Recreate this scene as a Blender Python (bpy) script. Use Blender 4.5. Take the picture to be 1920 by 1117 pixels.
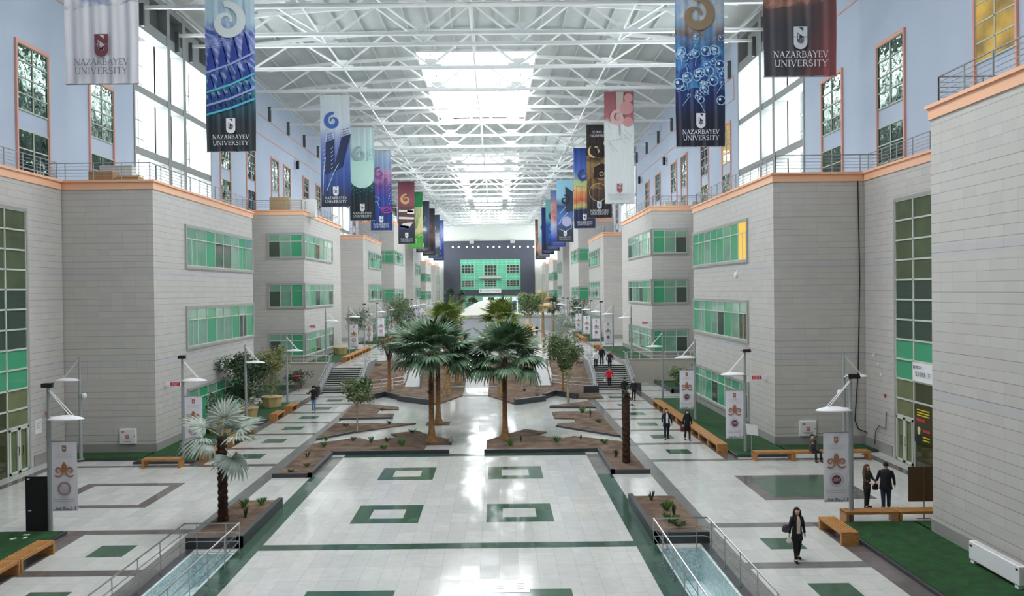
import bpy, math, random
from mathutils import Vector, Matrix
random.seed(7)
SC = bpy.context.scene
for o in list(bpy.data.objects): bpy.data.objects.remove(o)
COL = SC.collection
sin, cos, pi = math.sin, math.cos, math.pi
# ---------------------------------------------------------------- camera
PITCH, YAW, ROLL, FPX, CX = .00893, .0015, .0112, 1512.5, 932.8
H = 8.6
F = Vector((sin(YAW)*cos(PITCH), cos(YAW)*cos(PITCH), -sin(PITCH)))
R0_ = Vector((cos(YAW), -sin(YAW), 0)); U0_ = R0_.cross(F)
RV = R0_*cos(ROLL) - U0_*sin(ROLL); UV_ = U0_*cos(ROLL) + R0_*sin(ROLL)
cam = bpy.data.cameras.new('camera'); co = bpy.data.objects.new('camera', cam); COL.objects.link(co)
co.matrix_world = Matrix(((RV.x, UV_.x, -F.x, 0), (RV.y, UV_.y, -F.y, 0), (RV.z, UV_.z, -F.z, H), (0, 0, 0, 1)))
cam.sensor_fit = 'HORIZONTAL'; cam.sensor_width = 36; cam.lens = FPX/1920*36
cam.shift_x = (960-CX)/1920; cam.clip_end = 900; cam.clip_start = .1
SC.camera = co
# ---------------------------------------------------------------- world, exposure
w = bpy.data.worlds.new('overcast'); SC.world = w; w.use_nodes = True
w.node_tree.nodes['Background'].inputs[0].default_value = (.86, .93, 1, 1)
w.node_tree.nodes['Background'].inputs[1].default_value = 1.5
SC.view_settings.view_transform = 'Standard'; SC.view_settings.look = 'None'
SC.view_settings.gamma = 1; SC.view_settings.use_curve_mapping = False
SC.view_settings.exposure = 0.85
cy = SC.cycles
cy.use_denoising = True
cy.max_bounces = 8; cy.diffuse_bounces = 5; cy.glossy_bounces = 3; cy.transmission_bounces = 4; cy.transparent_max_bounces = 6
cy.sample_clamp_indirect = 6; cy.caustics_reflective = False; cy.caustics_refractive = False
CEN = -1.73                       # the hall's axis
def sx(s, u): return CEN + s*u    # side (-1 left, 1 right), distance from the axis
SKY = [(-54, -22), (14, 46.5), (80.6, 113), (140.5, 172.5), (206, 238)]
BAY = [(-11, 4.5), (56, 71.2), (122.8, 138), (189.6, 204.8), (244, 263)]
def area(name, loc, sxx, syy, rot, power, col):
    l = bpy.data.lights.new(name, 'AREA'); l.shape = 'RECTANGLE'; l.size = sxx; l.size_y = syy
    l.energy = power; l.color = col
    o = bpy.data.objects.new(name, l); COL.objects.link(o); o.location = loc; o.rotation_euler = rot
    return o
LSKY, LBAY = 25.0, 34.0           # daylight per square metre of skylight and of glazing
for a, b in SKY: area('skylight_daylight', (CEN, (a+b)/2, 34.0), 13, b-a+.6, (0, 0, 0), LSKY*13*(b-a)*(.72 if a == 14 else 1), (.97, .985, 1))
for a, b in BAY:
    for s in (-1, 1):
        area('glazing_daylight', (sx(s, 26.2), (a+b)/2, 21.6), 15, b-a+.5, (0, s*pi/2, 0), LBAY*15*(b-a)*(.25 if a < 0 else 1), (.93, .97, 1))
# ---------------------------------------------------------------- helpers
def lin(c):
    if isinstance(c, str): c = [int(c[i:i+2], 16)/255 for i in (0, 2, 4)]
    return tuple(x/12.92 if x <= .04045 else ((x+.055)/1.055)**2.4 for x in c)
MATS = {}
class NT:
    def __init__(s, name):
        s.m = bpy.data.materials.new(name); s.m.use_nodes = True; s.t = s.m.node_tree
        s.b = s.t.nodes['Principled BSDF']
    def n(s, typ, **kw):
        x = s.t.nodes.new('ShaderNode'+typ)
        for k, v in kw.items(): setattr(x, k, v)
        return x
    def l(s, a, b): s.t.links.new(a, b)
    def math(s, op, a, b=None, c=None):
        x = s.n('Math', operation=op)
        for i, v in enumerate((a, b, c)):
            if v is None: continue
            if isinstance(v, (int, float)): x.inputs[i].default_value = v
            else: s.l(v, x.inputs[i])
        return x.outputs[0]
    def mix(s, f, a, b):
        x = s.n('Mix', data_type='RGBA')
        for i, v in ((0, f), (6, a), (7, b)):
            if isinstance(v, (int, float)): x.inputs[i].default_value = v
            elif isinstance(v, tuple): x.inputs[i].default_value = (*v[:3], 1)
            else: s.l(v, x.inputs[i])
        return x.outputs[2]
    def noise(s, sc, det=2, vec=None, rough=.5):
        x = s.n('TexNoise'); x.inputs['Scale'].default_value = sc; x.inputs['Detail'].default_value = det
        x.inputs['Roughness'].default_value = rough
        s.l(vec if vec else s.pos(), x.inputs['Vector']); return x.outputs['Fac']
    def pos(s):
        if not hasattr(s, '_p'): s._p = s.n('NewGeometry').outputs['Position']
        return s._p
    def obj(s):
        if not hasattr(s, '_o'): s._o = s.n('TexCoord').outputs['Object']
        return s._o
    def xyz(s, v):
        x = s.n('SeparateXYZ'); s.l(v, x.inputs[0]); return x.outputs
    def ramp(s, f, stops):
        x = s.n('ValToRGB'); e = x.color_ramp.elements
        while len(e) < len(stops): e.new(.5)
        for i, (p, c) in enumerate(stops): e[i].position = p; e[i].color = (*lin(c), 1)
        s.l(f, x.inputs[0]); return x.outputs[0]
    def bump(s, h, st, d=.02):
        x = s.n('Bump'); x.inputs['Strength'].default_value = st; x.inputs['Distance'].default_value = d
        s.l(h, x.inputs['Height']); s.l(x.outputs[0], s.b.inputs['Normal'])
def mat(name, col, rough=.6, metal=0, var=0, vscale=3, spec=.5, coat=0, trans=0, bump=0, emit=None, es=0):
    if name in MATS: return MATS[name]
    t = NT(name); c = lin(col)
    t.b.inputs['Base Color'].default_value = (*c, 1); t.b.inputs['Roughness'].default_value = rough
    t.b.inputs['Metallic'].default_value = metal; t.b.inputs['Specular IOR Level'].default_value = spec
    if coat: t.b.inputs['Coat Weight'].default_value = coat
    if trans: t.b.inputs['Transmission Weight'].default_value = trans
    if emit: t.b.inputs['Emission Color'].default_value = (*lin(emit), 1); t.b.inputs['Emission Strength'].default_value = es
    if var or bump:
        f = t.noise(vscale, 4, t.obj())
        if var: t.l(t.mix(f, tuple(x*(1-var) for x in c), tuple(min(1, x*(1+var)) for x in c)), t.b.inputs['Base Color'])
        if bump: t.bump(f, bump)
    MATS[name] = t.m; return t.m
# walls clad in long thin stone courses
def m_clad(name, c1, c2, band):
    t = NT(name); x, y, z = t.xyz(t.pos())[:3]
    along = t.math('ADD', x, y); zr = t.math('DIVIDE', z, .335); ar = t.math('DIVIDE', along, .67)
    jz = t.math('LESS_THAN', t.math('FRACT', zr), .06)
    wn = t.n('TexWhiteNoise', noise_dimensions='2D'); cb = t.n('CombineXYZ')
    t.l(t.math('FLOOR', zr), cb.inputs[0]); t.l(t.math('FLOOR', ar), cb.inputs[1]); t.l(cb.outputs[0], wn.inputs[0])
    ja = t.math('MULTIPLY', t.math('LESS_THAN', t.math('FRACT', ar), .022), t.math('MULTIPLY', t.math('GREATER_THAN', wn.outputs[0], .6), .35))
    wz = t.n('TexWhiteNoise', noise_dimensions='1D'); t.l(t.math('FLOOR', zr), wz.inputs['W'])
    base = t.mix(wn.outputs[0], lin(c1), lin(c2))
    base = t.mix(t.math('MULTIPLY', t.noise(.35, 3), .35), base, lin(c2))
    fz = t.math('FRACT', t.math('DIVIDE', t.math('SUBTRACT', z, 4.7), 4.9))
    base = t.mix(t.math('MULTIPLY', t.math('LESS_THAN', fz, .075), .4), base, lin(band))
    base = t.mix(t.math('MULTIPLY', jz, t.math('MULTIPLY_ADD', wz.outputs[0], .45, .3)), base, lin('55534f'))
    base = t.mix(ja, base, lin('6a6863'))
    t.l(base, t.b.inputs['Base Color']); t.b.inputs['Roughness'].default_value = .42
    t.bump(t.math('SUBTRACT', 1, jz), .5, .01)
    return t.m
def m_marble(name, c1, c2, c3, joint, size, rmin=.04, rmax=.17, jc='8b8b8a', jw=.010, wob=.35, spec=.26):
    t = NT(name); x, y, z = t.xyz(t.pos())[:3]
    xr = t.math('DIVIDE', x, size[0]); yr = t.math('DIVIDE', y, size[1])
    cb = t.n('CombineXYZ'); t.l(t.math('FLOOR', xr), cb.inputs[0]); t.l(t.math('FLOOR', yr), cb.inputs[1])
    wn = t.n('TexWhiteNoise', noise_dimensions='3D'); t.l(cb.outputs[0], wn.inputs[0])
    t.b.inputs['Specular IOR Level'].default_value = spec
    n1 = t.noise(.5, 5, rough=.6); n2 = t.noise(2.6, 6, rough=.65)
    base = t.mix(wn.outputs[0], lin(c1), lin(c2))
    vein = t.ramp(n2, [(.35, (0, 0, 0)), (.72, (1, 1, 1))])
    base = t.mix(t.math('MULTIPLY', vein, .55), base, lin(c3))
    base = t.mix(t.math('MULTIPLY', n1, .3), base, lin(c1))
    if joint:
        j = t.math('MAXIMUM', t.math('LESS_THAN', t.math('FRACT', xr), jw/size[0]*1.4), t.math('LESS_THAN', t.math('FRACT', yr), jw/size[1]*1.4))
        base = t.mix(t.math('MULTIPLY', j, .5), base, lin(jc))
    t.l(base, t.b.inputs['Base Color'])
    t.l(t.math('MULTIPLY_ADD', n2, rmax-rmin, rmin), t.b.inputs['Roughness'])
    # slightly uneven laying: every tile tilts a little
    nm = t.n('NewGeometry').outputs['Normal']
    va = t.n('VectorMath', operation='SUBTRACT'); t.l(wn.outputs[1], va.inputs[0]); va.inputs[1].default_value = (.5, .5, .5)
    vs = t.n('VectorMath', operation='SCALE'); t.l(va.outputs[0], vs.inputs[0]); vs.inputs['Scale'].default_value = .05*wob
    nz = t.n('TexNoise'); nz.inputs['Scale'].default_value = 1.1; t.l(t.pos(), nz.inputs['Vector'])
    vb = t.n('VectorMath', operation='SUBTRACT'); t.l(nz.outputs['Color'], vb.inputs[0]); vb.inputs[1].default_value = (.5, .5, .5)
    vc = t.n('VectorMath', operation='SCALE'); t.l(vb.outputs[0], vc.inputs[0]); vc.inputs['Scale'].default_value = .045*wob
    ad = t.n('VectorMath', operation='ADD'); t.l(vs.outputs[0], ad.inputs[0]); t.l(vc.outputs[0], ad.inputs[1])
    ae = t.n('VectorMath', operation='ADD'); t.l(nm, ae.inputs[0]); t.l(ad.outputs[0], ae.inputs[1])
    no = t.n('VectorMath', operation='NORMALIZE'); t.l(ae.outputs[0], no.inputs[0]); t.l(no.outputs[0], t.b.inputs['Normal'])
    return t.m
def m_two(name, c1, c2, scale, rough, bump=.6, det=6, dist=.05, lo=.35, hi=.65):
    t = NT(name); f = t.noise(scale, det)
    t.l(t.ramp(f, [(lo, c1), (hi, c2)]), t.b.inputs['Base Color']); t.b.inputs['Roughness'].default_value = rough
    t.bump(t.noise(scale*3, 4), bump, dist); return t.m
CLAD = m_clad('stone_cladding', 'b8b5b1', 'c0bdb8', 'b0b1b8')
MARB = m_marble('white_marble', 'b9bbb8', 'c9c9c6', 'a9a89f', True, (.6, 1.2))
GREEN = m_marble('green_marble', '39524a', '43604f', '27382f', True, (.6, .9), .05, .15, '2a3430')
GREENL = m_marble('green_inlay', '3d5a4b', '48664f', '2f463b', False, (.6, .9), .06, .16)
BROWN = m_marble('brown_granite', '615958', '716868', '4c4544', True, (1.1, .9), .06, .18, '3e3a3a')
GREY = m_marble('grey_granite', '6a6a69', '787877', '595958', True, (.9, .9), .1, .25, '5a5a5a')
DKST = mat('dark_stone', '3b3c40', .35, var=.2)
SOIL = m_two('garden_soil', '4e3c30', '76604e', 1.3, .95, 1, 8, .08)
TURF = m_two('artificial_turf', '06300c', '0f4a18', 2.5, .9, 1, 6, .03)
CEIL = m_two('roof_sheet', 'b9c0c0', 'c4cac9', .4, .6, .0)
STEEL = mat('white_painted_steel', 'eef0f0', .4)
STEELG = mat('grey_painted_steel', '93989a', .45)
INOX = mat('brushed_stainless', 'b9bab8', .28, 1)
BLUE = m_two('blue_render', 'aebccf', 'b6c2d4', .25, .75, .05, 5, .01)
PINK = mat('salmon_trim', 'dba293', .6)
PEACH = mat('peach_cornice', 'ecb794', .5, var=.05, vscale=.8)
PLINTH = mat('grey_plinth', '94928f', .5, var=.06)
FRAME = mat('pale_aluminium', 'c4cabf', .4)
SURR = mat('grey_window_surround', '9c9c98', .45)
GPAN = mat('green_opaque_glass', '3f9b72', .12, spec=.6)
GDARK = mat('dark_tinted_glass', '31463c', .06, spec=.9)
GMID = mat('green_tinted_glass', '6f9d87', .06, spec=.9, var=.35, vscale=1.1)
GLIT = mat('lit_room_glass', 'b8962f', .15, emit='d8a838', es=.5)
BLACK = mat('black_matte', '17151b', .7)
WHITE = mat('white_enamel', 'e6e6e8', .35)
WOOD = None
t = NT('pine_slats'); ob = t.obj(); mp = t.n('Mapping'); mp.inputs['Scale'].default_value = (1, 1, 6); t.l(ob, mp.inputs[0])
f = t.noise(4, 5, mp.outputs[0]); t.l(t.ramp(f, [(.3, '9c6836'), (.7, 'bf8c52')]), t.b.inputs['Base Color']); t.b.inputs['Roughness'].default_value = .4
WOOD = t.m; WOOD2 = mat('pale_wood', 'b8a070', .6, var=.15, vscale=5)
PERF = mat('perforated_metal', '9aa0a4', .4, .6, var=.3, vscale=22)
MOS = None
t = NT('glass_mosaic'); v = t.n('TexVoronoi', feature='F1', distance='CHEBYCHEV'); v.inputs['Scale'].default_value = 18; v.inputs['Randomness'].default_value = .15
t.l(t.pos(), v.inputs['Vector']); wn_ = t.n('TexWhiteNoise'); t.l(v.outputs['Position'], wn_.inputs[0])
t.l(t.ramp(wn_.outputs[0], [(0, 'a4c0c4'), (.5, 'c3d6d8'), (1, 'e0eaea')]), t.b.inputs['Base Color']); t.b.inputs['Roughness'].default_value = .2; MOS = t.m

def tag(o, label=None, cat=None, group=None, kind=None):
    if label: o['label'] = label
    if cat: o['category'] = cat
    if group: o['group'] = group
    if kind: o['kind'] = kind
    return o
def empty(name, loc=(0, 0, 0), rz=0):
    o = bpy.data.objects.new(name, None); COL.objects.link(o); o.location = loc; o.rotation_euler = (0, 0, rz)
    o.empty_display_size = .3; return o
def thing(name, label, cat, loc=(0, 0, 0), rz=0, group=None): return tag(empty(name, loc, rz), label, cat, group)
KIDS = {}
def reg(o, parent):
    if parent is not None: o.parent = parent; KIDS.setdefault(parent.name, []).append(o)
def copy_tree(o, parent=None):
    c = o.copy(); COL.objects.link(c)
    if parent is not None: reg(c, parent)
    for ch in list(KIDS.get(o.name, [])): copy_tree(ch, c)
    return c
class MB:
    def __init__(s): s.v = []; s.f = []; s.m = []
    def add(s, v, f, m=0):
        n = len(s.v); s.v += [tuple(p) for p in v]; s.f += [tuple(i+n for i in q) for q in f]; s.m += [m]*len(f); return s
    def box(s, x0, y0, z0, x1, y1, z1, m=0):
        if x0 > x1: x0, x1 = x1, x0
        if y0 > y1: y0, y1 = y1, y0
        if z0 > z1: z0, z1 = z1, z0
        return s.add([(x0, y0, z0), (x1, y0, z0), (x1, y1, z0), (x0, y1, z0), (x0, y0, z1), (x1, y0, z1), (x1, y1, z1), (x0, y1, z1)],
                     [(0, 3, 2, 1), (4, 5, 6, 7), (0, 1, 5, 4), (1, 2, 6, 5), (2, 3, 7, 6), (3, 0, 4, 7)], m)
    def prism(s, poly, z0, z1, m=0):
        a = sum(poly[i][0]*poly[(i+1) % len(poly)][1]-poly[(i+1) % len(poly)][0]*poly[i][1] for i in range(len(poly)))
        if a < 0: poly = poly[::-1]
        n = len(poly)
        return s.add([(x, y, z0) for x, y in poly]+[(x, y, z1) for x, y in poly],
                     [tuple(range(n-1, -1, -1)), tuple(range(n, 2*n))]+[(i, (i+1) % n, n+(i+1) % n, n+i) for i in range(n)], m)
    def tube(s, pts, r, n=8, m=0, cap=True):
        pts = [Vector(p) for p in pts]; rr = r if isinstance(r, (list, tuple)) else [r]*len(pts)
        V = []; up = None
        for i, p in enumerate(pts):
            d = (pts[min(i+1, len(pts)-1)]-pts[max(i-1, 0)]).normalized()
            if up is None: up = Vector((0, 0, 1)) if abs(d.z) < .9 else Vector((1, 0, 0))
            a = d.cross(up).normalized(); b = a.cross(d).normalized(); up = b
            q = rr[i]; qa, qb = q if isinstance(q, tuple) else (q, q)
            for k in range(n):
                th = 2*pi*k/n; V.append(p+a*cos(th)*qa+b*sin(th)*qb)
        Fc = [(i*n+k, i*n+(k+1) % n, (i+1)*n+(k+1) % n, (i+1)*n+k) for i in range(len(pts)-1) for k in range(n)]
        if cap: Fc += [tuple(range(n-1, -1, -1)), tuple((len(pts)-1)*n+k for k in range(n))]
        return s.add(V, Fc, m)
    def lathe(s, prof, c=(0, 0, 0), n=16, m=0, sxy=(1, 1)):
        V = [(c[0]+r*cos(2*pi*k/n)*sxy[0], c[1]+r*sin(2*pi*k/n)*sxy[1], c[2]+z) for r, z in prof for k in range(n)]
        Fc = [(i*n+k, i*n+(k+1) % n, (i+1)*n+(k+1) % n, (i+1)*n+k) for i in range(len(prof)-1) for k in range(n)]
        Fc += [tuple(range(n-1, -1, -1)), tuple((len(prof)-1)*n+k for k in range(n))]
        return s.add(V, Fc, m)
    def ball(s, c, r, n=10, m=0):
        rx, ry, rz = r if isinstance(r, tuple) else (r, r, r)
        pr = [(max(.001, sin(pi*i/n)), -cos(pi*i/n)) for i in range(n+1)]
        V = [(c[0]+q*cos(2*pi*k/n)*rx, c[1]+q*sin(2*pi*k/n)*ry, c[2]+z*rz) for q, z in pr for k in range(n)]
        Fc = [(i*n+k, i*n+(k+1) % n, (i+1)*n+(k+1) % n, (i+1)*n+k) for i in range(n) for k in range(n)]
        return s.add(V, Fc, m)
    def xf(s, fn): s.v = [tuple(fn(*p)) for p in s.v]; return s
    def build(s, name, mats, parent=None, smooth=False, loc=None):
        me = bpy.data.meshes.new(name); me.from_pydata(s.v, [], s.f)
        mats = mats if isinstance(mats, (list, tuple)) else [mats]
        for q in mats: me.materials.append(q)
        if len(mats) > 1: me.polygons.foreach_set('material_index', s.m)
        if smooth: me.polygons.foreach_set('use_smooth', [True]*len(s.f))
        me.update()
        o = bpy.data.objects.new(name, me); COL.objects.link(o); reg(o, parent)
        if loc: o.location = loc
        return o
def struct(name, mb, mats, **k):
    o = mb.build(name, mats, **k); o['kind'] = 'structure'; return o
def bevel(o, wd=.01, seg=2):
    b = o.modifiers.new('bevel', 'BEVEL'); b.width = wd; b.segments = seg; b.limit_method = 'ANGLE'; return o
ORD = ['first', 'second', 'third', 'fourth', 'fifth', 'sixth', 'seventh', 'eighth', 'ninth', 'tenth', 'eleventh', 'twelfth', 'thirteenth',
       'fourteenth', 'fifteenth', 'sixteenth', 'seventeenth', 'eighteenth', 'nineteenth', 'twentieth', 'twenty-first', 'twenty-second', 'twenty-third', 'twenty-fourth', 'twenty-fifth', 'twenty-sixth', 'twenty-seventh', 'twenty-eighth', 'twenty-ninth', 'thirtieth', 'thirty-first', 'thirty-second', 'thirty-third', 'thirty-fourth', 'thirty-fifth', 'thirty-sixth', 'thirty-seventh', 'thirty-eighth', 'thirty-ninth', 'fortieth']
SIDE = {-1: 'left', 1: 'right'}
# ---------------------------------------------------------------- lettering: serif capitals drawn as strokes
def _arc(cx, cy, rx, ry, a0, a1, n=9): return [(cx+rx*cos(math.radians(a0+(a1-a0)*i/n)), cy+ry*sin(math.radians(a0+(a1-a0)*i/n))) for i in range(n+1)]
T, t_ = .14, .06
GL = {
 'N': (.82, [([(.14, 0), (.14, 1)], t_), ([(.14, 1), (.7, 0)], T), ([(.7, 0), (.7, 1)], t_)], [(.14, 0), (.1, 1), (.7, 1)]),
 'A': (.8, [([(.1, 0), (.4, 1)], t_), ([(.4, 1), (.7, 0)], T), ([(.2, .34), (.6, .34)], t_)], [(.1, 0), (.7, 0)]),
 'Z': (.68, [([(.08, .96), (.6, .96)], t_), ([(.58, .96), (.08, .04)], T), ([(.08, .04), (.62, .04)], t_), ([(.1, .96), (.1, .8)], t_), ([(.6, .04), (.6, .22)], t_)], []),
 'R': (.76, [([(.17, 0), (.17, 1)], T), ([(.17, .96)]+_arc(.34, .74, .22, .22, 90, -90)+[(.17, .52)], .09), ([(.36, .52), (.68, 0)], T)], [(.17, 0), (.12, 1), (.68, 0)]),
 'B': (.7, [([(.17, 0), (.17, 1)], T), ([(.17, .96)]+_arc(.34, .75, .2, .21, 90, -90)+[(.17, .54)], .09), ([(.17, .54)]+_arc(.36, .29, .25, .25, 90, -90)+[(.17, .04)], .09)], [(.12, 0), (.12, 1)]),
 'Y': (.74, [([(.08, 1), (.37, .48)], T), ([(.68, 1), (.37, .48)], t_), ([(.37, .5), (.37, 0)], T)], [(.08, 1), (.68, 1), (.37, 0)]),
 'E': (.64, [([(.17, 0), (.17, 1)], T), ([(.17, .96), (.56, .96)], t_), ([(.17, .52), (.46, .52)], t_), ([(.17, .04), (.6, .04)], t_), ([(.56, .96), (.56, .8)], t_), ([(.59, .04), (.59, .22)], t_), ([(.46, .43), (.46, .61)], t_)], []),
 'V': (.76, [([(.08, 1), (.38, 0)], T), ([(.38, 0), (.68, 1)], t_)], [(.08, 1), (.68, 1)]),
 'U': (.8, [([(.16, 1), (.16, .32)]+_arc(.41, .3, .25, .28, 180, 360)+[(.66, 1)], .1)], [(.16, 1), (.66, 1)]),
 'I': (.4, [([(.2, 0), (.2, 1)], T)], [(.2, 0), (.2, 1)]),
 'S': (.6, [(_arc(.3, .74, .2, .22, 40, 250)+_arc(.3, .26, .21, .24, 75, -150), .11)], []),
 'T': (.66, [([(.33, 0), (.33, 1)], T), ([(.06, .96), (.6, .96)], t_), ([(.07, .96), (.07, .8)], t_), ([(.59, .96), (.59, .8)], t_)], [(.33, 0)]),
 'C': (.72, [(_arc(.4, .5, .32, .46, 45, 315, 14), .1)], []), 'O': (.8, [(_arc(.4, .5, .32, .46, 0, 360, 18), .1)], []),
 'H': (.8, [([(.16, 0), (.16, 1)], T), ([(.64, 0), (.64, 1)], T), ([(.16, .5), (.64, .5)], t_)], [(.16, 0), (.16, 1), (.64, 0), (.64, 1)]),
 'L': (.62, [([(.17, 0), (.17, 1)], T), ([(.17, .04), (.58, .04)], t_), ([(.57, .04), (.57, .25)], t_)], [(.17, 1)]),
 'F': (.6, [([(.17, 0), (.17, 1)], T), ([(.17, .96), (.56, .96)], t_), ([(.17, .52), (.46, .52)], t_), ([(.55, .96), (.55, .8)], t_)], [(.17, 0)]),
 'G': (.78, [(_arc(.4, .5, .32, .46, 50, 330, 14), .1), ([(.68, .08), (.68, .42)], T)], [(.66, .42)]),
 'D': (.78, [([(.17, 0), (.17, 1)], T), ([(.17, .96)]+_arc(.36, .5, .3, .46, 90, -90)+[(.17, .04)], .09)], []),
 'X': (.74, [([(.1, 1), (.64, 0)], T), ([(.1, 0), (.64, 1)], t_)], [(.1, 1), (.64, 0), (.1, 0), (.64, 1)]),
 'K': (.76, [([(.17, 0), (.17, 1)], T), ([(.62, 1), (.17, .45)], t_), ([(.3, .6), (.66, 0)], T)], [(.17, 0), (.17, 1), (.66, 0)]),
 'M': (.92, [([(.14, 0), (.14, 1)], t_), ([(.14, 1), (.46, .1)], T), ([(.46, .1), (.78, 1)], t_), ([(.78, 0), (.78, 1)], T)], [(.14, 0), (.78, 0)]),
 'P': (.66, [([(.17, 0), (.17, 1)], T), ([(.17, .96)]+_arc(.34, .73, .23, .23, 90, -90)+[(.17, .5)], .09)], [(.17, 0)]),
 '2': (.6, [(_arc(.3, .74, .2, .22, 160, -30)+[(.08, .04), (.54, .04)], .1)], []), '0': (.6, [(_arc(.3, .5, .2, .46, 0, 360, 14), .1)], []),
 '1': (.4, [([(.2, 0), (.2, 1), (.08, .85)], .12)], []), '5': (.6, [([(.5, .96), (.16, .96), (.14, .55)]+_arc(.28, .32, .24, .28, 100, -140), .1)], []),
 '.': (.3, [([(.15, .0), (.15, .12)], .13)], []), ' ': (.4, [], [])}
def lift(P):      # every stroke lies a hair above the one before
    if hasattr(P, 'off'): P.o = P.o+P.off*.03
def strip(mb, pts, wd, P, m=0):
    n = len(pts)
    for i in range(n-1):
        (x0, y0), (x1, y1) = pts[i], pts[i+1]; d = math.hypot(x1-x0, y1-y0) or 1e-6
        a, b = -(y1-y0)/d*wd/2, (x1-x0)/d*wd/2; e = wd*.25/d if n > 2 else 0
        ex, ey = (x1-x0)*e, (y1-y0)*e
        mb.add([P(x0+a-ex, y0+b-ey), P(x0-a-ex, y0-b-ey), P(x1-a+ex, y1-b+ey), P(x1+a+ex, y1+b+ey)], [(0, 1, 2, 3)], m); lift(P)
def text(mb, s, x, y, h, P, m=0, fit=None, serif=True):
    adv = sum(GL[c][0] for c in s)*h; k = (fit/adv) if fit else 1
    if fit: x0 = x-fit/2
    else: x0 = x-adv/2
    for c in s:
        wd, st, se = GL[c]
        for pts, tw in st: strip(mb, [(x0+px*h*k, y+py*h) for px, py in pts], tw*h, P, m)
        if serif:
            for px, py in se: strip(mb, [(x0+(px*k-.13)*h, y+(.02 if py < .5 else .98)*h), (x0+(px*k+.13)*h, y+(.02 if py < .5 else .98)*h)], .05*h, P, m)
        x0 += wd*h*k
def crest(mb, x, y, wd, P, m=0, mi=1):
    # shield with a letter N above a U-shaped base and a small curl
    h = wd*1.5; q = [(-.5, 1), (.5, 1), (.5, .22)]+[(.5*cos(a), .22+.32*-sin(a)*1) for a in [pi*i/12 for i in range(13)]]+[(-.5, .22)]
    q = [(x+px*wd, y+py*h) for px, py in q]; n = len(q)
    mb.add([P(*p) for p in q], [tuple(range(n-1, -1, -1))], m)
    def lay(k): return lambda a, b: tuple(Vector(P(a, b))+Vector(P.off)*k)
    T_ = lambda pts: [(x+px*wd, y+py*h) for px, py in pts]
    D_ = lay(1); L_ = lay(2)
    mb.add([D_(*p) for p in T_([(-.14, .955), (.2, .955), (.2, .76)])], [(0, 1, 2)], mi); strip(mb, T_([(-.5, .5), (.5, .5)]), .03*wd, D_, mi)
    dr = [(-.24, .72), (-.24, .34)]+_arc(0, .34, .24, .15, 180, 360, 10)+[(.24, .48)]
    mb.add([D_(*p) for p in T_(dr)], [tuple(range(len(dr)))], mi)
    strip(mb, T_([(-.15, .62), (-.15, .36)]+_arc(.01, .35, .16, .105, 180, 400, 10)), .1*wd, L_, m); strip(mb, T_(_arc(.03, .35, .07, .045, 380, 100, 8)), .05*wd, L_, m)
def curl(mb, x, y, r, P, m=0, flip=1, turns=1.35, wd=.34, rot=0):
    n = 34; A = []
    for i in range(n+1):
        f = i/n; th = math.radians(rot)+f*turns*2*pi; rad = r*(1-.78*f); ww = wd*r*(.35+.65*sin(pi*min(1, f*1.15+.12)))*.5
        A.append(((x+flip*(rad+ww)*cos(th), y+(rad+ww)*sin(th)), (x+flip*(rad-ww)*cos(th), y+(rad-ww)*sin(th))))
    for i in range(n): mb.add([P(*A[i][0]), P(*A[i][1]), P(*A[i+1][1]), P(*A[i+1][0])], [(0, 1, 2, 3)], m)
    lift(P); lift(P)
def disc(mb, x, y, r, P, m=0, r2=0, n=20):
    lift(P)
    if r2:
        for i in range(n):
            a, b = 2*pi*i/n, 2*pi*(i+1)/n
            mb.add([P(x+r*cos(a), y+r*sin(a)), P(x+r*cos(b), y+r*sin(b)), P(x+r2*cos(b), y+r2*sin(b)), P(x+r2*cos(a), y+r2*sin(a))], [(0, 1, 2, 3)], m)
    else: mb.add([P(x+r*cos(2*pi*i/n), y+r*sin(2*pi*i/n)) for i in range(n)], [tuple(range(n))], m)
    lift(P)
class PL:   # a drawing plane: origin, axis across, axis up, offset towards the viewer
    def __init__(s, o, a, u, off): s.o, s.a, s.u, s.off = Vector(o), Vector(a), Vector(u), Vector(off)
    def __call__(s, x, y): return tuple(s.o+s.a*x+s.u*y)
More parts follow.
